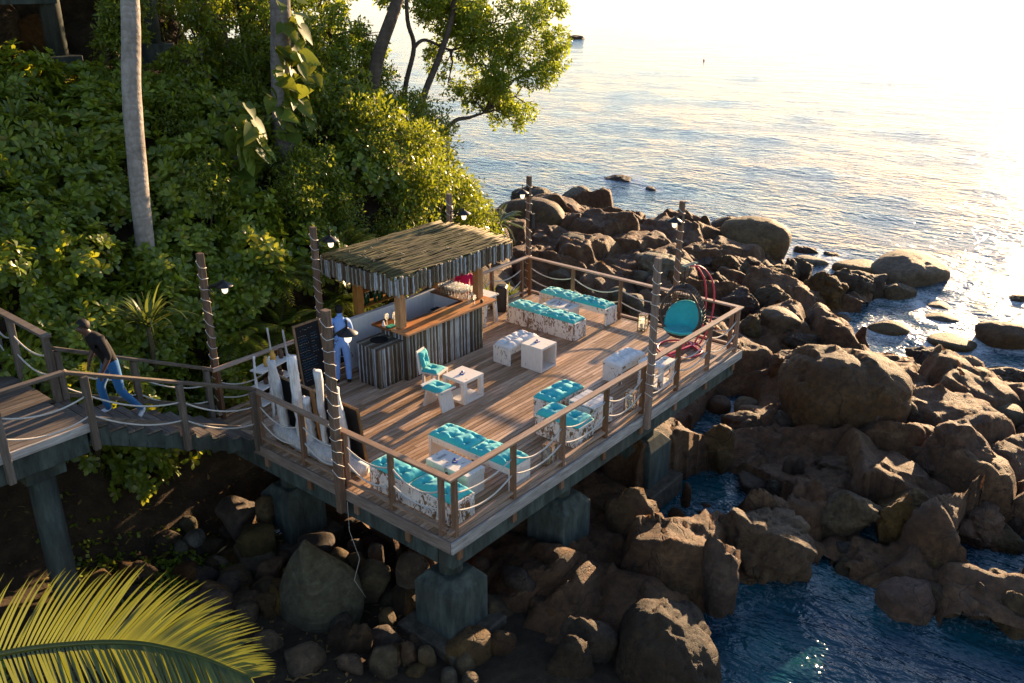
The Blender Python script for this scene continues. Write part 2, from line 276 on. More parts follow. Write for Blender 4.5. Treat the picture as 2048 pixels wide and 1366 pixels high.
gx=np.arange(-22,36.01,.24); gy=np.arange(-14,32.01,.24); X,Y=np.meshgrid(gx,gy,indexing='ij')
Z=terr(X,Y); rk=rocky(X,Y); P3=np.stack([X.ravel(),Y.ravel(),Z.ravel()],-1)
nz=fbm(P3*[.8,.8,.8],5,.55).reshape(X.shape); cr=np.abs(vnoise(P3*[1.1,1.1,1.1]+5)).reshape(X.shape)
Zd=Z-rk*.25+(1-rk)*.1*nz
Pt=np.stack([X.ravel(),Y.ravel(),Zd.ravel()],-1); nxg,nyg=X.shape; idx=np.arange(nxg*nyg).reshape(nxg,nyg)
Ft=np.stack([idx[:-1,:-1],idx[1:,:-1],idx[1:,1:],idx[:-1,1:]],-1).reshape(-1,4)
me=npmesh('ground',Pt,Ft,M['soil']); at_=me.attributes.new('rocky','FLOAT','POINT'); at_.data.foreach_set('value',rk.ravel().astype(np.float32))
ground=struct(link('ground',me))
def gz(x,y):
    i=int(np.clip(round((x+22)/.24),0,nxg-1)); j=int(np.clip(round((y+14)/.24),0,nyg-1)); return float(Zd[i,j])
def worley2(x,y,sc,seed):
    x=x/sc;y=y/sc; ix=np.floor(x).astype(np.int64); iy=np.floor(y).astype(np.int64); f1=np.full(x.shape,9.);f2=f1.copy(); cid=np.zeros(x.shape,np.int64); cx=np.zeros(x.shape); cy=cx.copy()
    for a in (-1,0,1):
        for b in (-1,0,1):
            jx=ix+a;jy=iy+b; px=jx+_h(jx,jy,jx*0+seed); py=jy+_h(jx,jy,jx*0+seed+7); d=np.hypot(px-x,py-y); m=d<f1
            f2=np.where(m,f1,np.minimum(f2,d)); cid=np.where(m,jx*7919+jy*104729,cid); cx=np.where(m,px,cx); cy=np.where(m,py,cy); f1=np.where(m,d,f1)
    h=lambda k:_h(cid,cid*0+k,cid*0+seed)
    return f2-f1,h(1),(h(2)-.5)*(x-cx)+(h(3)-.5)*(y-cy)
# fractured bedrock between the boulders
bx=np.arange(-1.2,27.5,.085); by=np.arange(-7.5,16.5,.085); X2,Y2=np.meshgrid(bx,by,indexing='ij'); Z2=terr(X2,Y2); P2=np.stack([X2.ravel(),Y2.ravel(),0*X2.ravel()],-1)
wx=X2+.3*fbm(P2*.9,3).reshape(X2.shape); wy=Y2+.3*fbm(P2*.9+31,3).reshape(X2.shape)
e1,h1,t1=worley2(wx,wy,2.1,3); e2,h2,t2=worley2(wx*1.1,wy,.8,5)
pool=sum(np.exp(-(((X2-a)/c)**2+((Y2-b)/d)**2)*.9) for a,b,c,d in POOLS)
Zb=Z2+.3+sstep(-.05,.26,e1)*(.95*(h1-.3)+1.5*t1)+sstep(-.05,.25,e2)*(.16*(h2-.5)+.35*t2)-.16*np.exp(-(e1/.06)**2)-.06*np.exp(-(e2/.06)**2)+.05*fbm(P2*2.2,4).reshape(X2.shape)
Zb=np.where(pool>.25,np.minimum(Zb,-3.12-.3*pool),Zb)
Zb=np.where(sdland(X2,Y2)<-.3,Z2-.6,Zb)-.5*(1-rocky(X2,Y2)); i2=np.arange(X2.size).reshape(X2.shape)
Fb=np.stack([i2[:-1,:-1],i2[1:,:-1],i2[1:,1:],i2[:-1,1:]],-1).reshape(-1,4); kc=(rocky(X2,Y2)>.02)[:-1,:-1].ravel()&(Zb>-3.8)[:-1,:-1].ravel()
struct(link('rock_bed',npmesh('rock_bed',np.stack([X2.ravel(),Y2.ravel(),Zb.ravel()],-1),Fb[kc],M['rock'])))
# ---------------------------------------------------------------- sea: radial sheet, fine near the shore, reaching the horizon
rr=np.concatenate([[.01],np.geomspace(3,9000,470)]); th=np.radians(np.concatenate([np.linspace(-45,100,620),np.linspace(101,314,70)]))
RR,TH=np.meshgrid(rr,th,indexing='ij'); sxx=-8+RR*np.cos(TH); syy=-8+RR*np.sin(TH); sz=np.zeros_like(RR); sp=np.maximum(RR*.018,RR*math.radians(145)/620)
wr=np.random.default_rng(11)
for k in range(46):
    lam=.35*1.13**(k%34)*(1+.3*wr.random()); dr=R_(188)+wr.normal()*.6; a=.0085*lam**.5; k_=2*math.pi/lam
    att=np.clip((lam/sp-3)/4,0,1); ph=k_*(sxx*math.cos(dr)+syy*math.sin(dr))+wr.random()*6.28
    s_=np.sin(ph); sz+=a*att*(1-2*np.abs(s_)**.8*.5-.5*s_)
shore=np.clip(1+sdland(np.clip(sxx,-60,80),np.clip(syy,-60,80))/5.,0,1)*np.where((np.abs(sxx)<60)&(np.abs(syy)<60),1,0)
sz=sz*(1-.55*shore); FOAM=shore*sstep(12,17,sxx)+.2*shore
n1,n2=RR.shape; idx=np.arange(n1*n2).reshape(n1,n2); nx_=np.roll(idx,-1,1)
Fs=np.stack([idx[:-1,:],idx[1:,:],nx_[1:,:],nx_[:-1,:]],-1).reshape(-1,4)
me=npmesh('sea',np.stack([sxx.ravel(),syy.ravel(),(SEA+sz).ravel()],-1),Fs,M['water']); at_=me.attributes.new('foam','FLOAT','POINT'); at_.data.foreach_set('value',FOAM.ravel().astype(np.float32))
sea=struct(link('sea',me))
# ---------------------------------------------------------------- boulders
def ico(sub):
    bm=bmesh.new(); bmesh.ops.create_icosphere(bm,subdivisions=sub,radius=1); bm.verts.ensure_lookup_table()
    V=np.array([v.co[:] for v in bm.verts]); F=np.array([[v.index for v in f.verts] for f in bm.faces]); bm.free(); return V/np.linalg.norm(V,axis=1)[:,None],F
ICO={s:ico(s) for s in (3,4,5)}
def rockmesh(seed,kind,dims,sub=4):
    r=np.random.default_rng(seed); V,F=ICO[sub]
    if kind in 'Rr': npl,pw,lo,hi=12,6.5,.72,1.02
    elif kind in 'Gg': npl,pw,lo,hi=11,9,.68,1.
    elif kind in 'P': npl,pw,lo,hi=10,9,.66,1.
    elif kind in 'a': npl,pw,lo,hi=11,24,.58,.95
    elif kind=='T': npl,pw,lo,hi=8,14,.66,1.
    elif kind=='B': npl,pw,lo,hi=14,9,.78,1.02
    else: npl,pw,lo,hi=20,26,.6,1.0
    N=r.normal(size=(npl,3)); N/=np.linalg.norm(N,axis=1)[:,None]; N=np.concatenate([N,[[1,0,0],[-1,0,0],[0,1,0],[0,-1,0],[0,0,1],[0,0,-1],[.7,.7,0],[-.7,.7,0],[.7,-.7,0],[-.7,-.7,0],[.5,0,.85],[-.5,0,.85],[0,.5,.85],[0,-.5,.85]]]); d=np.concatenate([r.uniform(lo,hi,npl),[1.04]*4+[1.06,1.]+[1.02]*8])
    q=np.maximum(V@N.T,0)/d; rad=((q**pw).sum(1))**(-1/pw)
    P=V*rad[:,None]
    dm=np.array(dims); o=r.random(3)*50; W=P*dm
    n=fbm(W*1.3/ max(dm.mean(),.5)+o,5,.55); amp={'R':.045,'r':.05,'G':.04,'g':.06,'P':.06,'a':.05,'T':.03,'B':.04}.get(kind,.035)
    disp=amp*n
    if kind in 'FfBPaG':
        q_=P*dm/({'B':1.1,'P':.8,'a':.9,'G':1.4}.get(kind,.55))/max(.6,dm.mean()**.5)+.25*np.stack([fbm(P*2+o+k,3) for k in (0,40,80)],-1)+o; iq=np.floor(q_).astype(np.int64); f1=np.full(len(P),9.);f2=f1.copy();cid=np.zeros(len(P),np.int64)
        for a in (-1,0,1):
            for b in (-1,0,1):
                for c_ in (-1,0,1):
                    j=iq+[a,b,c_]; pt=j+np.stack([_h(j[:,0],j[:,1],j[:,2]+k) for k in (0,911,1733)],-1); d_=np.linalg.norm(pt-q_,axis=1); m=d_<f1; f2=np.where(m,f1,np.minimum(f2,d_)); cid=np.where(m,j[:,0]*7919+j[:,1]*104729+j[:,2]*1299709,cid); f1=np.where(m,d_,f1)
        w_={'F':1.,'f':1.,'B':.6,'P':.5,'a':.35,'G':.15}[kind]
        tl_=(np.stack([_h(cid,cid*0+k,cid*0+5) for k in (1,2,3)],-1)-.5); disp+=w_*(.2*(_h(cid,cid*0+3,cid*0)-.5)+.22*((q_-np.floor(q_)-.5)*tl_).sum(1)-.055*np.exp(-((f2-f1)/.05)**2))
    if kind in 'FfBP':
        cs={'F':1.,'f':1.,'B':.55,'P':.4}[kind]
        disp+=.035*cs*np.abs(fbm(W*3.2/max(.7,dm.mean())+o+3,4,.6))
        for j in range(3):
            m=r.normal(size=3); m/=np.linalg.norm(m); c=np.abs(vnoise(P*[2.2,2.2,1.2]*(.8+.5*j)+o+9*j)); disp-=cs*.03*np.exp(-(c/.06)**2)
        disp+=cs*.03*np.round(vnoise(P*2.6+o)*2)/2
    P=P*(1+disp)[:,None]*dm
    if kind=='T': zz=sstep(-.3,1.,P[:,2]/dm[2]); P[:,:2]*=(1.14-.86*zz)[:,None]; P[:,1]+=.42*dm[1]*zz
    P[:,2]=np.where(P[:,2]<0,P[:,2]*1.9,P[:,2])
    return npmesh('boulder',P,F,None)
ROCKS=[(20.49,14.44,-1.59,1.66,1.02,'R'),(25.01,18.01,-2.04,0.97,0.6,'P'),(26.88,16.73,-2.48,1.01,0.88,'G'),(24.66,14.96,-2.35,0.39,0.42,'r'),(23.55,13.36,-2.28,0.63,0.55,'a'),(20.93,12.09,-1.9,0.46,0.5,'a'),(24.81,12.88,-2.69,0.49,0.36,'f'),(17.53,10.23,-1.48,0.66,0.54,'a'),(19.9,10.43,-2.03,0.52,0.29,'f'),(20.91,10.01,-2.02,0.69,0.3,'f'),(34.94,19.32,-3.06,1.05,0.08,'f'),(33.92,16.81,-3,0.43,0.17,'f'),(25.51,10.38,-2.27,0.85,0.71,'R'),(25.5,9.19,-2.22,0.25,0.63,'a'),(25.48,8.65,-2.38,0.21,0.37,'a'),(27.23,9.05,-2.35,0.58,0.42,'a'),(25.01,6.76,-2.12,1.38,0.98,'R'),(23.34,7.52,-2.26,0.64,0.24,'G'),(22.95,8.73,-2.22,0.63,0.3,'G'),(22.84,9.58,-2.22,0.37,0.3,'r'),(17.81,6.74,-1.45,0.89,0.58,'P'),(16.54,6.74,-1.46,0.26,0.24,'G'),(20.84,6.67,-2.12,0.55,0.31,'f'),(20.87,5.78,-2.05,0.57,0.42,'f'),(18.97,5.17,-2.04,0.54,0.44,'f'),(21.74,5.14,-2.07,0.35,0.38,'f'),(21.79,4.28,-2.32,0.68,0.47,'f'),(23.21,4.29,-2.35,0.35,0.42,'f'),(15.2,9.19,-1.64,0.43,0.28,'r'),(14.94,7.9,-1.64,0.31,0.27,'r'),(15.6,7.41,-1.72,0.26,0.14,'g'),(14.71,6.59,-1.62,0.3,0.3,'g'),(14.57,5.82,-1.64,0.31,0.27,'g'),(17.41,8.08,-1.87,0.27,0.22,'r'),(18.79,9.4,-2.03,0.67,0.28,'f'),(17.72,3.72,-2.01,0.64,0.5,'F'),(18.93,2.99,-2.06,0.57,0.4,'F'),(16.87,1.94,-1.96,0.57,0.41,'R'),(15.93,2.54,-2.02,0.36,0.31,'f'),(27.75,5.5,-2.94,0.58,0.26,'f'),(27.87,4.51,-2.97,0.44,0.22,'f'),(26.3,4.65,-2.87,0.62,0.23,'G'),(23.73,4.23,-2.53,0.52,0.46,'f'),(26.34,2.91,-2.8,0.89,0.34,'r'),(27.03,1.06,-2.66,1.59,0.73,'R'),(23.58,2.24,-2.62,0.99,0.64,'F'),(21.92,4.33,-2.41,0.66,0.49,'f'),(21.84,2.46,-2.61,0.81,0.66,'F'),(24.41,0.69,-2.82,0.57,0.47,'a'),(20.81,-0.15,-2.93,0.6,0.28,'r'),(24.34,-0.79,-3.11,0.71,0.06,'r'),(23.07,-1.22,-3.01,0.66,0.23,'r'),(20.9,-2.2,-2.94,0.76,0.29,'r'),(21.94,-3.3,-2.77,0.83,0.55,'R'),(18.69,-2.1,-2.78,0.69,0.37,'f'),(17.09,-3.19,-2.62,0.72,0.46,'a'),(18.36,-3.54,-2.77,0.28,0.23,'f'),(19.04,-4.16,-2.83,0.6,0.13,'f'),(17.43,-4.12,-2.74,0.4,0.27,'f'),(26.56,-2.79,-2.95,0.45,0.26,'f'),(26.49,-1.94,-3.05,0.56,0.1,'f'),(18.22,1.4,-2.28,0.36,0.37,'f'),(18.45,0.88,-2.38,0.33,0.2,'f'),(16.67,1.14,-2.37,0.61,0.23,'F'),(13.86,0.65,-2.16,0.42,0.4,'F'),(14.96,0.53,-2.22,0.64,0.3,'F'),(16.82,-1.63,-2.66,0.32,0.41,'a'),(17.24,-1.95,-2.74,0.34,0.27,'a'),(12.58,-1.38,-1.91,1.43,1.16,'B'),(13.26,-2.7,-2.23,0.93,0.63,'F'),(11.83,-2.37,-2.27,0.47,0.56,'F'),(14.26,-3.82,-2.41,0.56,0.49,'f'),(15.49,-3.19,-2.59,0.19,0.19,'f'),(15.5,-4.57,-2.65,0.71,0.43,'r'),(11.5,-4.57,-2.22,0.93,0.8,'F'),(12.95,-4.44,-2.39,0.39,0.35,'f'),(13.92,-4.98,-2.79,0.44,0.2,'f'),(13.06,-5.39,-2.72,0.35,0.31,'f'),(12.14,-5.48,-2.69,0.19,0.36,'f'),(10.57,-2.75,-2.59,1.06,0.2,'F'),(8.58,-3.12,-2.6,0.61,0.5,'F'),(9.14,-4.15,-2.55,0.65,0.59,'F'),(10.01,-5.29,-2.67,0.69,0.39,'F'),(9.19,0.09,-2.4,0.43,0.51,'F'),(10.83,0.18,-2.54,0.53,0.45,'f'),(11.99,1.41,-2.77,0.31,0.24,'r'),(12.23,0.84,-2.77,0.33,0.23,'r'),(11.47,-0.48,-2.6,0.44,0.35,'f'),(9.39,-1.53,-2.57,0.18,0.4,'a'),(9.48,-1.77,-2.56,0.12,0.4,'a'),(8.2,-2.5,-2.57,0.37,0.71,'F'),(8.86,-1.53,-2.77,0.21,0.22,'f'),(8.81,-0.97,-2.8,0.34,0.17,'f'),(6.32,-2.34,-2.51,0.95,0.83,'F'),(5.17,0.04,-2.36,0.52,0.57,'F'),(5.04,-0.37,-2.76,0.44,0.08,'r'),(4.35,-1.48,-2.58,0.57,0.55,'F'),(4.6,-2.27,-2.42,0.4,0.81,'F'),(2.55,-2.33,-2.32,0.9,0.98,'B'),(4.13,-0.87,-2.47,0.29,0.39,'f'),(6.74,-0.21,-2.95,0.2,0.17,'r'),(7.52,-0.53,-2.99,0.13,0.12,'r'),(6.5,-0.79,-2.92,0.23,0.23,'r'),(5.77,-0.79,-2.87,0.19,0.22,'f'),(6.41,-0.16,-2.96,0.15,0.08,'f'),(7.18,-0.58,-2.95,0.09,0.08,'f'),(1.88,-1.34,-2.47,0.4,0.56,'F'),(1.33,-1.34,-2.52,0.35,0.48,'F'),(7.24,-0.16,-2.71,0.11,0.32,'a'),(6.89,-5.02,-2.88,0.5,0.38,'a'),(7.29,-5.46,-2.9,0.39,0.35,'r'),(7.61,-3.45,-2.94,0.25,0.28,'f'),(7.17,-3.69,-2.93,0.17,0.28,'f'),(7.32,-3.96,-2.95,0.15,0.26,'f'),(7.51,-4.23,-3.01,0.17,0.18,'f'),(7.81,-4.62,-2.89,0.15,0.19,'f'),(7.88,-5.04,-2.88,0.35,0.2,'f'),(8.25,-5.33,-2.73,0.43,0.45,'F'),(7.47,-5.98,-2.83,0.27,0.47,'F'),(7.41,-6.59,-2.78,0.31,0.55,'F'),(10.1,-5.87,-2.77,0.37,0.23,'f'),(8.35,-6.18,-2.75,0.33,0.26,'f'),(10.94,-5.95,-2.73,0.25,0.3,'F'),(-0.4,2.72,-1.95,0.57,0.93,'T'),(0.52,3.41,-2.2,0.19,0.18,'a'),(0.66,3.03,-2.21,0.16,0.16,'a'),(1,2.92,-2.09,0.13,0.19,'a'),(1,1.99,-2.16,0.3,0.41,'r'),(0.43,2.51,-2.22,0.36,0.32,'a'),(0.4,3.15,-2.34,0.16,0.1,'r'),(1.06,3.56,-2.31,0.15,0.16,'r'),(2.35,0.54,-2.49,0.35,0.37,'a'),(2.18,0.02,-2.6,0.18,0.16,'a'),(1.02,-0.1,-2.62,0.25,0.3,'r'),(0.31,0.04,-2.63,0.18,0.31,'r'),(-0.19,1.41,-2.5,0.27,0.18,'a'),(-0.77,0.85,-2.41,0.23,0.33,'a'),(-0.3,0.78,-2.46,0.14,0.25,'a'),(-0.1,0.53,-2.48,0.16,0.22,'r'),(2.78,0.28,-2.45,0.2,0.27,'r'),(2.27,1.44,-2.46,0.18,0.24,'r'),(0.13,1.06,-2.55,0.11,0.1,'r'),(-0.36,0.53,-2.55,0.18,0.09,'r'),(0.09,1.65,-2.41,0.14,0.18,'a'),(-0.78,1.54,-2.38,0.25,0.55,'f'),(-0.1,0.05,-2.6,0.14,0.19,'r'),(0.07,-0.27,-2.61,0.16,0.16,'r'),(-0.04,5.71,-1.98,0.38,0.37,'a'),(-0.21,4.95,-2.03,0.32,0.29,'a'),(-0.94,5.84,-2.1,0.21,0.18,'g'),(-1.28,5.74,-2.09,0.11,0.19,'g'),(-0.71,6.37,-2.11,0.17,0.17,'g'),(-0.37,4.68,-2.34,0.3,0.12,'g'),(-0.55,4.13,-2.31,0.26,0.33,'F'),(0.29,5.22,-1.83,0.17,0.28,'a'),(-0.44,4.98,-2.21,0.2,0.17,'r'),(-1.04,4.24,-2.26,0.23,0.07,'r'),(-1.16,3.26,-2.27,0.27,0.38,'F'),(-1.01,5.02,-2.29,0.2,0.19,'g'),(-0.92,2.87,-2.39,0.2,0.21,'r'),(0.1,4.57,-2.46,0.17,0.08,'r'),(0.51,4.09,-2.17,0.33,0.06,'r'),]
RLAB={'R':('smooth rounded brown boulder','rounded shore boulders'),'P':('big pale cracked boulder','pale cracked boulders'),'G':('smooth pale grey boulder','pale grey boulders'),'r':('small rounded brown stone','rounded stones'),
'g':('loose grey stone','loose grey stones'),'a':('angular brown rock block','angular rock blocks'),'f':('fractured dark brown rock','fractured shore rocks'),'F':('large fissured brown rock','fissured shore rocks'),'B':('massive domed boulder','massive boulders'),'T':('large pointed grey boulder beneath the deck, one edge catching the sun','pointed boulder')}
SPECIAL={0:'huge rounded brown boulder behind the corner light pole carrying a small speaker',1:'pale boulder top showing behind the huge rounded boulder and the shrub twigs',2:'smooth grey domed boulder at the water behind the huge rounded boulder',10:'long low dark rock awash in the open sea off the boulders',11:'small two-peaked dark rock in the open sea beside the long low one',
16:'huge sloping brown boulder with a broad flat side beside the open sea',20:'big pale cracked boulder just outside the deck rail beside the hanging chair',44:'long brown boulder sloping down into the glittering water',48:'squarish brown boulder standing alone in the shallow channel',49:'low rounded boulder alone in the channel with water all round',
68:'massive domed brown boulder with long cracks off the right corner of the deck',98:'massive domed brown boulder beside the blue cove below the deck'}
RK=[]
for i,(x,y,z,wd,hz,k) in enumerate(ROCKS):
    hz=max(hz,.38*wd); z-=.4 if i==98 else 0; sub=5 if (wd>.55 and k in 'FfBPRT') or wd>.8 else 4 if wd>.2 else 3
    r=np.random.default_rng(900+i)
    cx_=x+8;cy_=y+8; vang=math.atan2(cy_,cx_)
    kk=k
    me=rockmesh(100+i,k,(wd*1.08,wd*1.13,hz*1.1),sub)
    me.materials.append(M['rockg'] if k in 'GgPT' else M['rocks'] if k in 'R' or (k=='r' and x>9) else M['rockd'] if k=='f' or i in (98,106,107) else M['rocks'] if x<2.2 and y>0 else M['rock'])
    o=link('boulder',me,None,(x,y,z),vang)
    # 1.04 is along local Y, i.e. across the line of sight
    if k=='T': o.name='pointed_boulder'
    RK.append((o,i,k,x,y,wd))
LMK=[('the deck corner below the hanging chair',9.6,-.2),('the blue cove',5.2,-3.4),('the middle deck footing',4.4,.2),('the corner deck footing',.8,.4),('the light pole with the small speaker',11.5,6.8),('the light pole behind the hanging chair',12.2,2.4),('the huge sloping boulder',24,7.2),('the huge rounded boulder',21,13.4),('the massive domed boulder',13,-1.6),('the long boulder in the glitter',26.6,2),('the squarish boulder in the channel',22.6,.3),('the walkway column',-2.6,5.2),('the pointed grey boulder',-.5,2.6),('the big pale cracked boulder',17.6,6.2),('the leaf litter heap',.1,5.4),('the still tide pool',7.2,-.6),('the far side of the channel',19,-3.4),('the cracked slabs above the cove',10.6,-4.2)]
ORD=['largest','second largest','third largest','fourth largest','fifth largest','sixth largest','seventh largest','eighth largest','ninth largest']
sets={}
for o,i,k,x,y,wd in RK:
    lm=min(LMK,key=lambda q:(q[1]-x)**2+(q[2]-y)**2)[0]; sets.setdefault((RLAB[k][0],lm),[]).append((-wd,o.name,o,i,k))
for (lab,lm),L in sets.items():
    L.sort(key=lambda q:(q[0],q[1]))
    for n_,(w_,_,o,i,k) in enumerate(L):
        if i in SPECIAL: tag(o,SPECIAL[i],'boulder')
        elif k=='T': tag(o,lab,'boulder')
        else: tag(o,lab+' by '+lm+('' if len(L)==1 else ', %s'%ORD[min(n_,8)]),'boulder' if w_<-.3 else 'rock',RLAB[k][1])
# loose fill stones between the boulders
STM=[rockmesh(700+j,'aarfarff'[j],(1,1,.75),3) for j in range(8)]
for j,m_ in enumerate(STM): m_.materials.append(M['rock'] if j%3 else M['rockd'])
r=np.random.default_rng(45)
for q in range(84):
    x,y=(r.uniform(-3.0,1.6),r.uniform(-.2,5.6)) if q<46 else (r.uniform(-3.6,.4),r.uniform(3.0,6.3)); s=float(r.uniform(.14,.36)); o=link('broken_stone',STM[[0,1,3,4,0,1,4,3][q%8]],None,(x,y,gz(x,y)+s*.25)); o.scale=(s*r.uniform(.9,1.4),s*r.uniform(.8,1.2),s*r.uniform(.8,1.2)); o.rotation_euler=(r.uniform(-.5,.5),r.uniform(-.5,.5),r.uniform(0,6.28)); tag(o,'angular broken stone in the rubble slope beneath the walkway and deck','rock','rubble stones beneath the walkway')
r=np.random.default_rng(44); cnt=0
while cnt<100:
    u=r.random()
    if u<.5: x,y=r.uniform(9.5,26),r.uniform(-4.5,14)
    elif u<.72: x,y=r.uniform(-1.5,9),r.uniform(-2.2,6)
    else: x,y=r.uniform(8,16),r.uniform(-6,1)
    if sdland(np.array([x]),np.array([y]))[0]<.25 or any(((x-a)/(c*1.3))**2+((y-b)/(d*1.4))**2<1 for a,b,c,d in POOLS): continue
    s=float(r.choice([.12,.18,.26,.36,.5],p=[.24,.28,.24,.16,.08])); z=gz(x,y)
    o=link('shore_stone',STM[cnt%8],None,(x,y,z+s*.12)); o.scale=(s*r.uniform(.8,1.3),s*r.uniform(.8,1.2),s*r.uniform(.7,1.2)); o.rotation_euler=(r.uniform(-.4,.4),r.uniform(-.4,.4),r.uniform(0,6.28))
    tag(o,'small brown stone wedged between the larger shore boulders','rock','small stones between the boulders'); cnt+=1

# wash of foam where the sea meets the stones
ax_,ay_=sxx.ravel(),syy.ravel(); near=np.where((ax_>0)&(ax_<40)&(ay_>-12)&(ay_<24))[0]; fv=FOAM.ravel().copy()*.5
for (x,y,z,wd,hz,k) in ROCKS:
    if z-hz*1.9>SEA or x<3: continue
    d_=np.hypot(ax_[near]-x,ay_[near]-y)-wd*1.05; fv[near]=np.maximum(fv[near],np.exp(-(d_/.5)**2)*(.95 if x>12 else .5))
sea.data.attributes['foam'].data.foreach_set('value',np.clip(fv,0,1).astype(np.float32))
# ---------------------------------------------------------------- deck platform (top at z=0; x along the sea-side edge, y away)
LX,WY=9.4,6.0
deck=thing('deck_platform','broad timber deck platform on teal concrete beams and columns above the rocks','deck')
BW=.0955; nrow=63; pr=random.Random(2)
for r in range(nrow):
    y0=-.05+r*(WY+.1)/nrow; x=-.05; cuts=[pr.uniform(1.5,4.2)]
    while cuts[-1]<LX-1.6: cuts.append(cuts[-1]+pr.uniform(2.6,4.4))
    if cuts[-1]>LX-.6: cuts[-1]=LX+.05
    else: cuts.append(LX+.05)
    for c in cuts:
        L=c-x-.004; mb=MB().box((0,0,0),(L,BW-.009,.03)); dz=pr.uniform(-.0004,.0004)
        mb.build('plank',M['plank'],deck,bevel=.003,loc=(x+L/2,y0+BW/2,-.015+dz)); x=c
MB().b(0,LX,0,WY,-.2,-.05).build('deck_frame',M['postw'],deck)
for nm,a in (('fascia_board',(-.09,LX+.11,-.11,-.07,-.2,.004)),('fascia_board',(-.1,-.06,-.066,WY+.1,-.2,.004)),('fascia_board',(LX+.06,LX+.1,-.066,WY+.1,-.2,.004)),('fascia_board',(-.056,LX+.056,WY+.06,WY+.1,-.2,.004))):
    MB().b(*a).build(nm,M['greyw'] if a[1]-a[0]>1 else M['greywY'],deck,bevel=.004)
for a in ((0.02,LX-.02,.0,.3,-.58,-.21),(.0,.32,.31,WY-.02,-.58,-.21),(LX-.32,LX-.02,.31,WY-.02,-.58,-.21),(.33,LX-.33,WY-.32,WY-.02,-.58,-.21),(.33,LX-.33,2.8,3.1,-.56,-.21)):
    MB().b(*a).build('beam',M['conc'],deck,bevel=.01)
MB().b(.33,LX-.33,.31,WY-.33,-.3,-.21).build('slab',M['conc'],deck)
for i in range(8):
    x=.15+i*1.3; MB().b(x-.05,x+.05,-.055,-.003,-.42,-.205).build('joist_end',M['postw'],deck,bevel=.004)
for i in range(5):
    y=.9+i*1.2; MB().b(-.055,-.003,y-.05,y+.05,-.42,-.205).build('joist_end',M['postw'],deck,bevel=.004)
def pier(parent,cx,cy,zt=-1.4,w=.44,zb=-2.45,top=-.57):
    MB().tube([(cx,cy,zt-.1),(cx,cy,top)],.21,20).build('column',M['conc'],parent,True)
    mb=MB(); V=[]; 
    for q,z in ((w,zb),(w,zt-.2),(w*.62,zt)): V+=[(cx-q,cy-q,z),(cx+q,cy-q,z),(cx+q,cy+q,z),(cx-q,cy+q,z)]
    F=[(3,2,1,0),(8,9,10,11)]
    for l in (0,4): F+=[(l+k,l+(k+1)%4,l+4+(k+1)%4,l+4+k) for k in range(4)]
    mb.add(V,F).build('pedestal',M['conc'],parent,bevel=.015)
    MB().b(cx-.68,cx+.68,cy-.68,cy+.68,zb-.5,zb-.003).build('footing_slab',M['conc2'],parent,bevel=.03)
for cx,cy in ((.84,.84),(3.9,.84),(7.0,.84),(.84,5.1),(3.9,5.1),(7.6,5.1)): pier(deck,cx,cy)
# ---------------------------------------------------------------- railings: posts, handrail, kick board, two sagging ropes per bay
def rope(parent,p0,p1,sag,name='rope',r=.014):
    p0,p1=Vector(p0),Vector(p1); pts=[]
    for i in range(15):
        t_=i/14; p=p0.lerp(p1,t_); p.z-=sag*4*t_*(1-t_); pts.append(p)
    MB().tube(pts,r,7).build(name,M['rope'],parent,True)
def railing(label,P,posts,mat,axis,ropes=True,pm='postw',kick=True,z0=0,ends=True):
    """P: line start,end (x,y); posts: distances along the line"""
    a=Vector((*P[0],0)); b=Vector((*P[1],0)); d=(b-a).normalized(); n=Vector((-d.y,d.x,0))
    root=thing('deck_railing',label,'railing',(a.x,a.y,z0)); L=(b-a).length
    if axis=='X': root_rz=math.atan2(d.y,d.x)
    root.rotation_euler=(0,0,math.atan2(d.y,d.x))
    MB().b(-.06,L+.06,-.062,.062,1.008,1.05).build('handrail',M['rail'],root,bevel=.006)
    if kick: MB().b(-.05,L+.05,-.036,.036,.10,.145).build('bottom_rail',M['rail'],root,bevel=.004)
    for s in posts: MB().b(s-.035,s+.035,-.045,.045,-.05 if not kick else .004,1.007).build('post',M[pm],root,bevel=.005)
    rr_=random.Random(len(label))
    if ropes:
        for s0,s1 in zip(posts[:-1],posts[1:]):
            if s1-s0<.4: continue
            for z in (.74,.44): rope(root,(s0+.04,0,z),(s1-.04,0,z),rr_.uniform(.09,.2)*min(1,(s1-s0)))
    return root
railing('timber railing with two ropes along the sea-facing long edge of the deck',((0,0),(LX,0)),[.09,1.46,2.78,4.1,5.36,6.68,8.0,LX-.09],'rail','X')
railing('timber railing with ropes on the deck edge by the driftwood sculpture',((0,.12),(0,4.68)),[.06,1.13,2.2,3.3,4.5],'rail','X')
railing('timber railing with ropes behind the long turquoise benches, boulders beyond it',((LX,.12),(LX,WY)),[.06,1.5,3.0,4.42,5.8],'rail','X')
railing('timber railing with ropes behind the bar and the speaker',((.05,WY),(LX-.12,WY)),[.06,1.4,2.7,4.0,5.3,6.6,7.9,9.1],'rail','X')
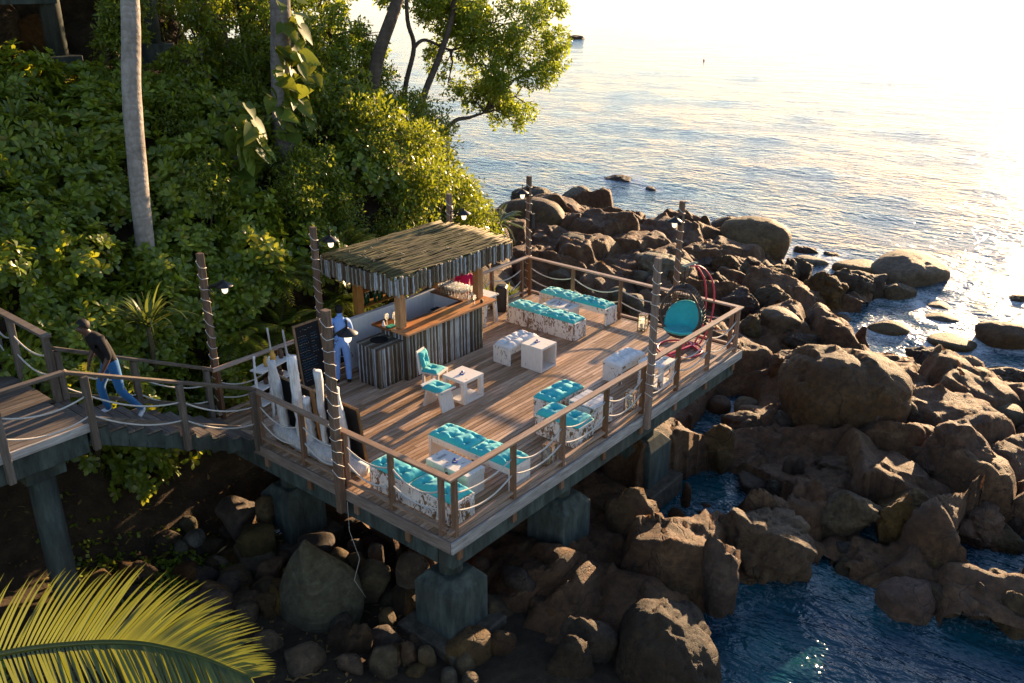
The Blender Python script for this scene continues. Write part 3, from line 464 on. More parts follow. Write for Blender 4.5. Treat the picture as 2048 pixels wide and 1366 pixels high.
# ---------------------------------------------------------------- walkway: nine steps, landing, turning branch
wk=thing('walkway','weathered timber walkway stair with rope rails climbing from the deck to a landing','walkway')
YN,YF=4.68,5.98
for i in range(10):
    x1=-.1-i*.28; z=.145*(i+1)
    for j in range(2): MB().b(x1-.29+j*.146,x1-.29+j*.146+.14,YN+.02,YF-.02,z-.04,z).build('tread',M['walkY'],wk,bevel=.004)
    MB().b(x1-.006,x1+.0,YN+.08,YF-.03,z-.143,z-.041).build('riser',M['greyw'],wk)
    MB().b(x1-.276,x1+.003,YN+.0,YN+.07,z-.25,z-.043).build('step_side',M['conc'],wk)
MB().bar((-.12,YN+.09,-.04),(-2.9,YN+.09,1.30),.15,.22).build('stringer',M['conc'],wk,bevel=.01); MB().bar((-.12,YF-.1,-.04),(-2.9,YF-.1,1.3),.2,.22).build('stringer',M['conc'],wk,bevel=.01)
ZL=1.5
for j in range(9):
    y=YN+.0+j*.147
    for a,b in ((-4.55,-2.91),(-6.2,-4.56)): MB().b(a,b-.006,y,y+.14,ZL-.04,ZL-.003*(j%2)).build('landing_board',M['walkw'],wk,bevel=.004)
for j in range(13):
    y=YF+.03+j*.147
    MB().b(-4.45,-2.82,y,y+.14,ZL-.04,ZL-.002*(j%3)).build('landing_board',M['walkw'],wk,bevel=.004)
MB().b(-6.2,-2.9,YN-.05,YN-.005,ZL-.07,ZL+.06).build('edge_board',M['greyw'],wk,bevel=.004)
MB().b(-6.2,-2.95,YN+.0,YN+.25,ZL-.42,ZL-.06).build('beam',M['conc'],wk,bevel=.01); MB().b(-4.5,-2.85,YF-.2,YF+.05,ZL-.42,ZL-.06).build('beam',M['conc'],wk,bevel=.01); MB().b(-3.05,-2.82,YF+.07,7.9,ZL-.42,ZL-.06).build('beam',M['conc'],wk,bevel=.01)
MB().b(-3.84,-3.24,YN+.26,YF-.21,ZL-.72,ZL-.06).build('column_head',M['conc'],wk,bevel=.01)
MB().tube([(-3.54,5.2,-2.4),(-3.54,5.2,ZL-.7)],.2,20).build('column',M['conc'],wk,True)
def wrail(pts,posts,ropes=True,w_=.1):
    for a,b in zip(pts[:-1],pts[1:]): MB().bar(a,b,w_,.05).build('handrail',M['walkw'],wk,bevel=.005)
    tops=[]
    for (x,y,zb,zt) in posts: MB().b(x-.05,x+.05,y-.045,y+.045,zb,zt-.026).build('post',M['walkz'],wk,bevel=.006); tops.append(Vector((x,y,zt)))
    for a,b in zip(tops[:-1],tops[1:]):
        for dz in (.33,.66): rope(wk,a-Vector((0,0,dz)),b-Vector((0,0,dz)),.13)
wrail([(0,YN,1.06),(-3.12,YN,2.47),(-6.3,YN,2.47)],[(-.1,YN-.06,-.1,1.1),(-1.42,YN-.06,.48,1.7),(-2.87,YN-.06,1.12,2.36),(-4.12,YN-.06,1.1,2.47),(-5.5,YN-.06,.9,2.47)])
wrail([(0,YF+.02,1.06),(-2.66,YF+.02,2.34)],[(-.1,YF+.05,-.2,1.1),(-1.42,YF+.05,.2,1.74),(-2.62,YF+.05,.6,2.31)])
wrail([(-2.76,YF-.1,2.6),(-2.76,8.0,2.62)],[(-2.76,YF+.0,.9,2.6),(-2.76,7.25,.9,2.61),(-2.76,7.95,.9,2.62)],True,.13)
MB().bar((-.13,YF+.04,.34),(-2.79,YF+.04,1.6),.05,.06).build('bottom_rail',M['walkw'],wk); MB().bar((-.13,YN-.03,.34),(-2.84,YN-.03,1.62),.05,.06).build('bottom_rail',M['walkw'],wk)
# ---------------------------------------------------------------- light poles wrapped with cord, with swan-neck lamps
def light_pole(label,x,y,zb,zt,arm=None,zl=2.6,box=False,turns=None):
    root=thing('light_pole',label,'lamp post',(x,y,zb)); H=zt-zb; s=.062 if y>2 and x<0 else .054
    MB().b(-s,s,-s,s,0,H).build('post',M['pole'],root,bevel=.008)
    pts=[]; n=turns or int(H/.27)
    for i in range(n*8+1):
        a=i/8*2*math.pi; c,q=math.cos(a),math.sin(a); m=max(abs(c),abs(q)); k=(s+.012)/m**.8; pts.append((c*k,q*k,H-.08-(H-.7)*i/(n*8)+.03*math.sin(i*.9)))
    MB().tube(pts,.0048,5).build('string_light_cord',M['cord'],root,True)
    if arm:
        d=Vector((*arm,0)).normalized(); rz=math.atan2(d.y,d.x); z0=zl-zb
        lamp=MB().b(s,s+.02,-.05,.05,z0-.16,z0+.05); lamp.bar((s,0,z0+.02),(.36,0,z0+.1),.02,.025)
        for rad,cx,cz in ((.05,.15,z0-.03),(.035,.23,z0+.02),(.04,.11,z0-.1)): lamp.tube([(cx+rad*math.cos(q*.5),0,cz+rad*math.sin(q*.5)) for q in range(12)],.006,5)
        lamp.lathe([(.0,.08),(.012,.07),(.018,.045),(.01,.02),(.012,-.04),(.03,-.06)],(.36,0,z0+.13),10)
        L=lamp.build('lamp_bracket',M['black'],root); L.rotation_euler=(0,0,rz)
        sh=MB().lathe([(.02,.05),(.05,.035),(.155,-.03),(.165,-.045),(.155,-.042),(.05,.02),(.02,.03)],(.36,0,z0+.03),24).build('lamp_shade',M['black'],root,True); sh.rotation_euler=(0,0,rz)
        g=MB().lathe([(.0,-.19),(.03,-.182),(.05,-.155),(.058,-.11),(.058,-.02),(.03,0)],(.36,0,z0+.03),18).build('lamp_glass',M['lampglass'],root,True); g.rotation_euler=(0,0,rz)
    if box:
        sp=MB().b(-.05+.0,.07,-.16,-.068,2.35,2.75).build('speaker_box',M['plastic'],root,bevel=.01)
    return root
light_pole('cord-wrapped timber light pole at the foot of the walkway steps',.17,6.16,-.6,3.22,(1,-.3),2.55)
light_pole('cord-wrapped light pole behind the written chalkboard and the bar roof',2.7,6.17,-.6,3.18,(1,-.25),2.85)
pole3=light_pole('tall cord-wrapped light pole in front of the driftwood sculpture',-.17,2.32,-.4,3.15,(1,-.12),2.68)
light_pole('light pole carrying a small black speaker at the deck corner by the huge boulder',LX+.17,WY+.12,-.6,3.1,(-1,-.2),2.75,True)
light_pole('light pole outside the rail behind the hanging chair',LX+.17,1.72,-.6,3.13,(-1,-.1),2.75)
light_pole('weathered pole without a lamp standing outside the long sea-facing rail',5.3,-.18,-.25,3.17,None)
light_pole('light pole showing above the far side of the bar roof',6.65,6.17,-.6,3.15,(.4,-1),2.72)
MB().tube([(-.12,2.22,-.2),(-.14,2.2,-.75),(-.05,2.1,-1.3),(-.16,2.15,-1.7),(-.02,2.05,-2.1)],.004,5).build('trailing_cable',M['rope'],pole3,True,loc=(.17,-2.32,.4))
# ---------------------------------------------------------------- bar kiosk
bar=thing('bar_kiosk','open bar with driftwood-slat front, oiled timber counter and pole-thatched roof','bar')
sr=random.Random(8)
def slats(parent,p0,p1,z0,z1,w,mat,name,jit=.008,depth=.03,zj=.0):
    p0,p1=Vector((*p0,0)),Vector((*p1,0)); d=p1-p0; L=d.length; d.normalize(); n=max(1,int(L/w)); rz=math.atan2(d.y,d.x)
    ms=slats.cache.setdefault((name,round(z1-z0,3),w),None)
    if ms is None:
        ms=[]
        for j in range(5):
            H=z1-z0; pts=[(sr.uniform(-jit,jit)*.6,sr.uniform(-jit,jit)*.5,H*q/6) for q in range(7)]
            mb=MB().tube(pts,[w*.5*sr.uniform(.78,1.0) for q in range(7)],7); ms.append(mb.mesh(name,mat,True))
        slats.cache[(name,round(z1-z0,3),w)]=ms
    pale=False
    for i in range(n):
        p=p0+d*(i+.5)*L/n; o=link(name,ms[i%5],parent,(p.x,p.y,z0+sr.uniform(-zj,0)),rz+sr.choice([0,math.pi])); o.scale=(1,.75,1)
        pale=(not pale) if sr.random()<.78 else pale; o.color=(*(sr.choice([(.5,.55,.57),(.38,.41,.4),(.58,.62,.63),(.3,.29,.23)]) if pale else sr.choice([(.07,.046,.028),(.12,.085,.055),(.17,.13,.08),(.09,.06,.035)])),1)
slats.cache={}
BX0,BX1,BY0,BY1=3.54,5.9,4.52,5.92
MB().b(BX0+.03,BX1-.03,BY0+.03,BY0+.5,.0,1.06).build('counter_body',M['postw'],bar)
MB().b(BX0+.03,BX0+.35,BY0+.51,5.3,.0,1.06).build('counter_body',M['postw'],bar)
slats(bar,(BX0,BY0),(BX1,BY0),0.004,1.055,.048,M['slat'],'front_slat'); slats(bar,(BX1,BY0),(BX1,BY0+.5),0.004,1.055,.048,M['slat'],'front_slat'); slats(bar,(BX0,5.3),(BX0,BY0),0.004,1.055,.048,M['slat'],'front_slat')
MB().b(3.4,6.18,4.33,4.82,1.07,1.12).build('counter_top',M['counter'],bar,bevel=.008)
MB().b(3.37,3.85,4.823,5.38,1.07,1.115).build('counter_wing',M['darkcounter'],bar,bevel=.008)
MB().b(5.6,6.1,4.823,5.85,1.09,1.125).build('glass_shelf',M['darkcounter'],bar,bevel=.008)
MB().b(3.16,5.78,5.86,5.91,0.002,1.1).build('back_wall',M['whitewall'],bar); MB().b(3.14,5.8,5.84,5.95,1.102,1.13).build('wall_cap',M['whitewall'],bar)
for i in range(19): MB().b(3.17+i*.137,3.17+i*.137+.13,5.852,5.859,.01,1.098).build('wall_board',M['whitewall'],bar,bevel=.002)
MB().b(5.72,5.77,4.86,5.85,.002,1.085).build('end_wall',M['whitewall'],bar)
for z in (.45,.72): MB().b(5.5,5.71,5.0,5.75,z,z+.025).build('inner_shelf',M['plastic'] if z>.6 else M['whitewall'],bar)
MB().b(3.95,5.45,4.83,5.1,.72,.76).build('work_shelf',M['whitewall'],bar)
# back shelf with bottles
MB().b(3.75,5.9,5.96,6.25,1.22,1.245).build('bottle_shelf',M['gold'],bar); MB().b(3.75,5.9,5.96,6.25,1.55,1.575).build('bottle_shelf',M['gold'],bar)
for x,y in ((3.6,4.72),(5.98,4.72),(3.62,6.02),(5.98,6.02)): MB().b(x-.085,x+.085,y-.085,y+.085,1.13 if y<5 else .0,2.22).build('roof_post',M['gold'],bar,bevel=.01)
# cabinet in front of the wing
cab=thing('slatted_cabinet','low slatted cabinet with a dark round cutout on top beside the bar','cabinet',(2.9,4.65,0))
MB().b(.03,.6,.03,.62,0,.86).build('body',M['postw'],cab)
slats(cab,(0,0.0),(.62,0.0),0.004,.86,.052,M['slat'],'side_slat'); slats(cab,(0,.64),(0,0),0.004,.86,.052,M['slat'],'side_slat')
for i in range(9): MB().b(-.04,.64,-.03+i*.075,-.03+i*.075+.07,.865,.89+.004*(i%2)).build('top_slat',M['slat'],cab,bevel=.006).color=[(.12,.09,.06,1),(.3,.29,.24,1),(.09,.065,.04,1)][i%3]
MB().tube([(.33,.35,.893),(.33,.35,.899)],.19,24).build('cutout',M['chalk'],cab)
# roof
RX0,RX1,RY0,RY1,RZ=3.02,6.5,4.16,6.42,2.5
roof=MB().b(RX0+.06,RX1-.06,RY0+.06,RY1-.06,RZ-.24,RZ-.14).build('roof',M['postw'],bar)
rp=[]
for j in range(6):
    pts=[(-(RX1-RX0)/2+(RX1-RX0)*q/9,sr.uniform(-.024,.024),sr.uniform(-.02,.02)) for q in range(10)]
    rp.append(MB().tube(pts,[.023*sr.uniform(.5,1.2) for q in range(10)],6).mesh('roof_pole',M['roofpole'],True))
nn=64
for layer in range(2):
    for i in range(nn):
        yy=RY0+.02+(RY1-RY0-.04)*(i+.5*layer)/nn; t_=(yy-RY0)/(RY1-RY0)
        z=RZ-.1+.045*layer+.1*math.sin(math.pi*min(1,t_*1.05))*.55+.05*t_
        o=link('roof_pole',rp[(i*5+layer)%6],roof,((RX0+RX1)/2+sr.uniform(-.09,.09),yy,z),sr.uniform(-.008,.008)+(math.pi if sr.random()<.5 else 0)); o.rotation_euler[1]=sr.uniform(-.008,.008)
for i in range(26):
    x=sr.uniform(RX0+.2,RX1-.2); y=sr.uniform(RY0+.2,RY1-.2); a=sr.uniform(-.7,.7); MB().tube([(x,y,RZ+.0),(x+.06*math.cos(a),y+.06*math.sin(a),RZ+.035+.03),(x+.12*math.cos(a),y+.12*math.sin(a),RZ+.02)],.006,5).build('loose_twig',M['fringe'],roof).color=(.4,.36,.24,1)
slats(bar,(RX0,RY0),(RX1,RY0),2.1,2.47,.058,M['fringe'],'fringe_slat',.009,.03,.075); slats(bar,(RX0,RY1),(RX0,RY0),2.1,2.47,.058,M['fringe'],'fringe_slat',.009,.03,.075); slats(bar,(RX1,RY0),(RX1,RY1),2.1,2.47,.058,M['fringe'],'fringe_slat',.009,.03,.075); slats(bar,(RX1,RY1),(RX0,RY1),2.1,2.47,.058,M['fringe'],'fringe_slat',.009,.03,.075)
for a,b in (((RX0+.05,RY0+.06),(RX1-.05,RY0+.06)),((RX0+.06,RY0+.05),(RX0+.06,RY1-.05)),((RX1-.06,RY0+.05),(RX1-.06,RY1-.05)),((RX0+.05,RY1-.06),(RX1-.05,RY1-.06))): MB().bar((*a,2.3),(*b,2.3),.05,.12).build('roof_beam',M['postw'],bar)
# glasses and bottles (each its own thing)
gm=MB().lathe([(.032,0),(.03,.004),(.004,.008),(.004,.09),(.02,.105),(.036,.135),(.038,.16),(.03,.21),(.029,.21),(.037,.16),(.034,.135),(.018,.11),(0,.1)],n=12).mesh('wine_glass',M['glass'],True)
def glass(x,y,z,lab,grp,s=1.):
    o=link('wine_glass',gm,None,(x,y,z)); o.scale=(s,s,s); tag(o,lab,'glass',grp)
for i in range(8):
    for j in range(5): glass(5.66+j*.085+sr.uniform(-.01,.01),4.93+i*.095+sr.uniform(-.01,.01),1.126,'clear wine glass in the crowd of glasses on the bar end','glasses massed on the bar end',1.05)
for x,y in ((3.62,4.93),(3.7,5.0),(3.75,4.9),(3.52,5.05)): glass(x,y,1.116,'clear wine glass on the dark counter wing beside the green cloth','glasses on the counter wing',1.2)
for x,y in ((5.55,4.6),(5.7,4.66),(5.62,4.5)): glass(x,y,1.121,'clear wine glass standing on the oiled counter front','glasses on the oiled counter')
for i in range(14): glass(4.0+i*.1,4.92+.05*(i%2),.761,'clear glass on the work shelf behind the counter','glasses on the work shelf',.9)
bm_=MB().lathe([(0,0),(.036,0),(.037,.19),(.03,.22),(.013,.245),(.012,.3),(.015,.3),(.015,.315),(0,.315)],n=12)
b1=bm_.mesh('bottle',M['bottle'],True); b2=bm_.mesh('bottle',M['amberb'],True)
for i in range(15): o=link('bottle',b1,None,(3.85+i*.135,6.1+sr.uniform(-.05,.05),1.246)); tag(o,'dark green bottle on the lower shelf behind the bar','bottle','green bottles behind the bar')
for i in range(15): o=link('bottle',b2,None,(3.85+i*.135,6.1+sr.uniform(-.05,.05),1.576)); tag(o,'amber bottle on the upper shelf behind the bar','bottle','amber bottles behind the bar')
tag(MB().b(3.42,3.6,4.86,5.0,1.117,1.145).build('folded_cloth',M['green'],None,bevel=.008),'folded green cloth on the dark counter wing','cloth')
MB_=MB(); MB_.lathe([(0,.12),(.012,.11),(.03,.04),(.035,0)],(3.45,5.08,1.117),8); tag(MB_.build('napkin',M['paper'],None),'white folded napkin standing on the counter wing','napkin')
MB_=MB(); MB_.lathe([(0,.07),(.03,.068),(.035,.05),(.035,0)],(5.8,4.45,1.121),12); tag(MB_.build('ashtray',M['plastic'],None,True),'black round ashtray on the counter by the roof post','ashtray')
# ---------------------------------------------------------------- furniture
fr=random.Random(21)
def cushion(label,mat,cx,cy,z,dx,dy,h,tx,ty,group=None,seed=0,rz=0,name='seat_cushion',tilt=0):
    nx,ny=max(24,int(dx/.022)),max(18,int(dy/.022)); u=np.linspace(-1,1,nx); v=np.linspace(-1,1,ny); U,V=np.meshgrid(u,v,indexing='ij')
    e=np.clip(1-np.abs(U)**5,0,1)**.55*np.clip(1-np.abs(V)**5,0,1)**.55
    top=h*(.12+.88*e); r=np.random.default_rng(seed+50)
    X=U*dx/2; Y=V*dy/2
    for i in range(tx):
        for j in range(ty):
            px=(-1+(2*i+1)/tx)*dx/2; py=(-1+(2*j+1)/ty)*dy/2; ddx,ddy=X-px,Y-py; d=np.sqrt(ddx**2+ddy**2)+1e-4; a=np.arctan2(ddy,ddx)
            top-=h*.62*np.exp(-(d/.05)**2)*e; top+=h*.13*np.sin(a*5+r.random()*6)*np.exp(-(d/.11)**2)*(1-np.exp(-(d/.03)**2))*e
            top-=h*.22*np.exp(-(d/.13)**2)*e
    if tx>1 and ty==1:
        for i in range(1,tx): px=(-1+2*i/tx)*dx/2; top-=h*.30*np.exp(-((X-px)/.025)**2)*e
    P=np.stack([X.ravel()*9,Y.ravel()*9,np.full(X.size,seed*3.1)],-1); top+=h*.08*(fbm(P*.7,3).reshape(X.shape))*e
    sx=1-.03*(1-np.abs(V)**2)*np.sign(1); Xs=X*(1-.025*(1-V**2)*(np.abs(U)>.6)); Ys=Y*(1-.03*(1-U**2)*(np.abs(V)>.6))
    n=nx*ny; A=np.stack([Xs.ravel(),Ys.ravel(),top.ravel()],-1); B=np.stack([Xs.ravel(),Ys.ravel(),np.zeros(n)],-1)
    idx=np.arange(n).reshape(nx,ny); F=np.stack([idx[:-1,:-1],idx[1:,:-1],idx[1:,1:],idx[:-1,1:]],-1).reshape(-1,4); F2=F[:,::-1]+n
    ed=np.concatenate([idx[:,0],idx[-1,1:],idx[-2::-1,-1],idx[0,-2:0:-1]]); en=np.roll(ed,-1); S=np.stack([ed,ed+n,en+n,en],-1)
    o=link(name,npmesh(name,np.concatenate([A,B]),np.concatenate([F,F2,S]),mat),None,(cx,cy,z),rz); o.rotation_euler[1]=tilt
    return tag(o,label,'cushion',group)
def bench(label,x0,x1,y0,y1,h,front=None,mat='flake',npan=4,name='bench'):
    """white painted bench; front: solid panelled faces '-x','+x' or None for open slab legs"""
    dx,dy=x1-x0,y1-y0; root=thing(name,label,'bench',(x0,y0,0)); longy=dy>dx
    MB().b(0,dx,0,dy,h-.05,h).build('seat_board',M[mat],root,bevel=.005)
    if longy:
        for y in (0,dy-.06): MB().b(.003,dx-.003,y,y+.06,0,h-.051).build('end_panel',M[mat],root,bevel=.005)
        if front:
            for i in range(npan):
                a=.062+(dy-.124)*i/npan; b=.062+(dy-.124)*(i+1)/npan
                MB().b(0.004+.004*(i%2),.034,a+.002,b-.002,.0,h-.052).build('front_panel',M[mat],root,bevel=.004)
                MB().b(dx-.034,dx-.004,a+.002,b-.002,.0,h-.052).build('back_panel',M[mat],root,bevel=.004)
        else:
            for x in (.03,dx-.055): MB().b(x,x+.025,.061,dy-.061,h-.14,h-.051).build('apron',M[mat],root,bevel=.003)
    else:
        for x in (0,dx-.06): MB().b(x,x+.06,.003,dy-.003,0,h-.051).build('end_panel',M[mat],root,bevel=.005)
        if front:
            for i in range(npan):
                a=.062+(dx-.124)*i/npan; b=.062+(dx-.124)*(i+1)/npan
                for y in (.004,dy-.034): MB().b(a+.002,b-.002,y,y+.03,0,h-.052).build('front_panel',M[mat],root,bevel=.004)
        else:
            for y in (.03,dy-.055): MB().b(.061,dx-.061,y,y+.025,h-.14,h-.051).build('apron',M[mat],root,bevel=.003)
    return root
bench('long panelled bench with flaking white paint and two turquoise cushions, nearest the bar end',7.48,7.98,3.12,5.14,.42,'-x','flake',4)
bench('long white bench on slab legs with turquoise cushions against the boulder-side rail',8.76,9.22,3.08,5.12,.42,None,'flake2')
bench('short white bench with a white cushion beside the open-sided cube table',5.44,6.5,3.36,3.82,.38,None,'flake2')
bench('short white bench with a white cushion near the lampless pole',6.18,7.12,1.0,1.46,.38,None,'flake2')
bench('short flaking white bench with one turquoise cushion beside the planked crate table',3.9,4.88,1.02,1.5,.42,'-x','flake',3)
bench('flaking white box bench with two square turquoise cushions against the sea-facing rail',3.4,3.92,.12,1.08,.4,'-x','flake',3)
bench('long white bench on slab legs with turquoise cushions beside the chest table with latch',1.55,2.06,.12,1.98,.44,None,'worn')
bench('long panelled bench with flaking paint in the deck corner under the front rail',.22,.72,.16,2.02,.4,'-x','flake',4)
GT='turquoise tufted bench cushions'
for i,(lab,mt,a) in enumerate([
 ('turquoise tufted cushion on the bench nearest the bar, end towards the speaker','turq2',(7.73,4.62,.422,.46,.98,.11,2,3)),
 ('turquoise tufted cushion on the bench nearest the bar, end towards the hanging chair','turq',(7.73,3.63,.422,.46,.98,.11,2,3)),
 ('turquoise tufted cushion on the boulder-side bench, end towards the bar','turq2',(8.99,4.62,.422,.46,.98,.11,2,3)),
 ('turquoise tufted cushion on the boulder-side bench, end towards the hanging chair','turq',(8.99,3.63,.422,.46,.98,.11,2,3)),
 ('turquoise tufted cushion on the short bench by the planked crate table','turq',(4.39,1.26,.422,.98,.48,.12,3,2)),
 ('square turquoise cushion on the box bench, side away from the rail','turq',(3.66,.82,.402,.5,.48,.13,1,1)),
 ('square turquoise cushion on the box bench, side against the sea-facing rail','turq',(3.66,.36,.402,.5,.46,.13,1,1)),
 ('turquoise tufted cushion on the slab-leg bench by the chest table, inner end','turq',(1.8,1.5,.442,.5,.94,.12,2,3)),
 ('turquoise tufted cushion on the slab-leg bench by the chest table, rail end','turq',(1.8,.58,.442,.5,.92,.12,2,3)),
 ('turquoise tufted cushion on the corner bench, end by the driftwood log','turq',(.47,1.58,.402,.48,.9,.13,2,2)),
 ('turquoise tufted cushion on the corner bench, end in the deck corner','turq',(.47,.64,.402,.48,.9,.13,2,2))]):
    cushion(lab,M[mt],*a,GT,i,fr.uniform(-.03,.03))
cushion('white segmented cushion on the short bench by the open-sided cube table',M['whitecush'],5.96,3.59,.382,1.0,.46,.13,4,1,'white segmented cushions',31,.02)
cushion('white segmented cushion on the short bench near the lampless pole',M['whitecush'],6.65,1.23,.382,.94,.46,.13,4,1,'white segmented cushions',32,-.02)
def ashtray(x,y,z,lab,rz=0):
    r=thing('ashtray',lab,'ashtray',(x,y,z),rz); MB().b(-.06,.06,-.045,.045,0.001,.006).build('card',M['blue'],r); MB().lathe([(0,.008),(.03,.008),(.038,.03),(.042,.03),(.036,.007)],n=14).build('dish',M['glass'],r,True); MB().lathe([(0,.012),(.018,.012),(.02,.045),(.012,.05),(0,.05)],(.02,.01,0),10).build('candle',M['blue'],r,True)
# cube table open towards the sea-facing rail
t6=thing('cube_table','white cube side table open on two sides beside the white cushion bench','table',(5.6,2.62,0))
MB().b(0,.54,0,.55,.5,.55).build('top',M['worn'],t6,bevel=.004); MB().b(0,.54,0,.55,0,.05).build('bottom_panel',M['worn'],t6,bevel=.004); MB().b(.002,.05,.002,.548,.051,.499).build('side_panel',M['worn'],t6); MB().b(.49,.538,.002,.548,.051,.499).build('side_panel',M['worn'],t6)
ashtray(5.87,2.95,.551,'blue ashtray set on the cube side table open on two sides')
def legtable(label,x0,y0,s,h,mat='worn'):
    t_=thing('side_table',label,'table',(x0,y0,0)); MB().b(0,s,0,s,h-.06,h).build('top',M[mat],t_,bevel=.005); MB().b(.004,s-.004,.004,s-.004,.0,.05).build('lower_shelf',M[mat],t_,bevel=.004)
    for a in (.002,s-.092):
        for b in (.002,s-.092): MB().b(a,a+.09,b,b+.09,.051,h-.061).build('leg',M[mat],t_,bevel=.004)
legtable('white four-legged side table with lower shelf between the stool and the backed chair',3.43,2.84,.58,.5); ashtray(3.72,3.15,.501,'blue ashtray on the four-legged table by the stool',.4)
legtable('white four-legged side table with lower shelf beside the hanging chair, by the rail',6.46,.22,.56,.52,'flake2'); ashtray(6.78,.52,.521,'blue ashtray on the four-legged table by the hanging chair')
ct=thing('crate_table','white crate table with planked top and sides against the sea-facing rail','table',(4.1,.25,0))
for i in range(4): MB().b(.01+i*.155,.01+i*.155+.148,.0,.58,.47,.5).build('top_plank',M['worn'],ct,bevel=.004)
for i in range(3):
    for y in (.0,.555): MB().b(.01,.625,y,y+.025,.02+i*.15,.02+i*.15+.142).build('side_plank',M['flake2'],ct,bevel=.004)
    for x in (-.015,.625): MB().b(x,x+.024,.026,.554,.02+i*.15,.02+i*.15+.142).build('side_plank',M['flake2'],ct,bevel=.004)
def chest(label,x0,y0,dx,dy,h,latch_x=True):
    c=thing('chest_table',label,'table',(x0,y0,0)); MB().b(.01,dx-.01,.01,dy-.01,0,h-.12).build('box',M['worn'],c,bevel=.006); MB().b(0,dx,0,dy,h-.115,h).build('lid',M['worn'],c,bevel=.008)
    MB().box((-.006,dy*.48,h-.13),(.012,.05,.12)).build('latch',M['black'],c); MB().box((-.008,dy*.48,h-.2),(.012,.03,.05),0).build('latch_tongue',M['black'],c)
    for y in (.16,dy-.16): MB().b(.12,dx-.12,y-.03,y+.03,h+.001,h+.003).build('stencil_mark',M['chalkw'],c)
chest('low white chest table with black latch in the deck corner seating group',.94,.52,.44,.92,.43); ashtray(1.18,1.0,.434,'blue ashtray on the chest table in the deck corner',.6)
chest('low white chest table between the two long turquoise benches',8.2,3.82,.5,.78,.4); ashtray(8.45,4.25,.404,'blue ashtray on the chest table between the long benches',.2)
# backed chair and curved stool
ch=thing('low_chair','small white chair with upright back and turquoise cushions in front of the bar','chair',(3.62,3.72,0))
MB().b(0,.42,0,.4,.3,.345).build('seat',M['worn'],ch,bevel=.004); MB().box((.05,.41,.56),(.3,.03,.5),M=Matrix.Rotation(-.12,3,'X')).build('backrest',M['worn'],ch,bevel=.004)
for a in (.01,.36):
    for b in (.01,.34): MB().b(a,a+.05,b,b+.05,0,.299).build('leg',M['worn'],ch,bevel=.003)
ch.rotation_euler=(0,0,.25)
cushion('turquoise seat cushion on the small chair in front of the bar',M['turq'],3.73,3.98,.347,.38,.38,.07,1,1,None,41,.25)
o=cushion('turquoise back cushion leaning on the small chair in front of the bar',M['turq'],3.6,4.03,.42,.26,.36,.07,1,1,None,42,.25); o.location=(3.6,4.1,.6); o.rotation_euler=(1.35,0,.25)
st=thing('curved_stool','white stool with dished seat and splayed legs beside the four-legged table','stool',(3.08,3.2,0),.0)
V=[];F=[]
for i in range(13):
    y=-.29+.58*i/12; z=.36+.07*(2*abs(i-6)/12)**2
    for x in (-.19,.19):
        for dz in (0,.035): V.append((x,y,z+dz))
for i in range(12):
    a=i*4; b=a+4; F+=[(a,b,b+2,a+2),(a+1,a+3,b+3,b+1),(a,a+1,b+1,b),(a+2,b+2,b+3,a+3)]
F+=[(0,2,3,1),(48,49,51,50)]
MB().add(V,F).build('seat',M['worn'],st)
for sgn in (-1,1):
    MB().bar((-.0,sgn*.16,.37),(-.0,sgn*.25,.0),.34,.05,up=(0,1,0)).build('leg',M['worn'],st,bevel=.004)
MB().b(-.03,.03,-.19,.19,.2,.25).build('stretcher',M['worn'],st)
cushion('turquoise square cushion on the dished white stool',M['turq'],3.08,3.2,.395,.4,.5,.1,1,1,None,43,.05)
# hanging chair
hc=thing('hanging_chair','egg-shaped dark wicker hanging chair on a curved red steel stand','chair',(8.62,1.0,0))
MB().tube([(.5*math.cos(a),.5*math.sin(a),.03) for a in np.linspace(0,2*math.pi,41)],.022,10,False).build('base_ring',M['red'],hc,True)
for s in (-1,1):
    arc=[(.47,-.18+s*.06,.05),(.62,-.24+s*.07,.3),(.72,-.27+s*.09,.7),(.74,-.27+s*.1,1.1),(.66,-.24+s*.1,1.5),(.5,-.16+s*.09,1.78),(.3,-.08+s*.07,1.93),(.06,0+s*.05,1.97)]
    pts=[]
    for i in range(len(arc)-1):
        for q in range(4):
            t_=q/4; p=[Vector(arc[max(0,min(len(arc)-1,i+k))]) for k in(-1,0,1,2)]; pts.append(.5*((2*p[1])+(p[2]-p[0])*t_+(2*p[0]-5*p[1]+4*p[2]-p[3])*t_**2+(3*p[1]-p[0]-3*p[2]+p[3])*t_**3))
    pts.append(Vector(arc[-1])); MB().tube(pts,.02,10).build('stand_tube',M['red'],hc,True)
MB().bar((-.5,0.,.045),(.5,-.18,.045),.045,.045).build('base_bar',M['red'],hc); MB().bar((.1,-.48,.045),(.5,.1,.045),.045,.045).build('base_bar',M['red'],hc); MB().bar((.05,0,.06),(.66,-.25,.45),.04,.04).build('base_brace',M['red'],hc)
pl=MB().box((.12,-.02,1.985),(.46,.11,.03),-.15).build('top_plate',plain('green_plate',(.12,.2,.15),.6),hc,bevel=.004)
for i in range(9): MB().box((-.04+i*.04,.0-i*.006,2.003),(.018,.06,.004),-.15+.2*(i%2)).build('plate_mark',M['black'],hc)
MB().tube([(.0,.02,1.95),(.0,.02,1.55)],.01,6).build('chain',M['black'],hc); MB().tube([(.14,-.04,1.95),(.06,0,1.5)],.01,6).build('chain',M['black'],hc)
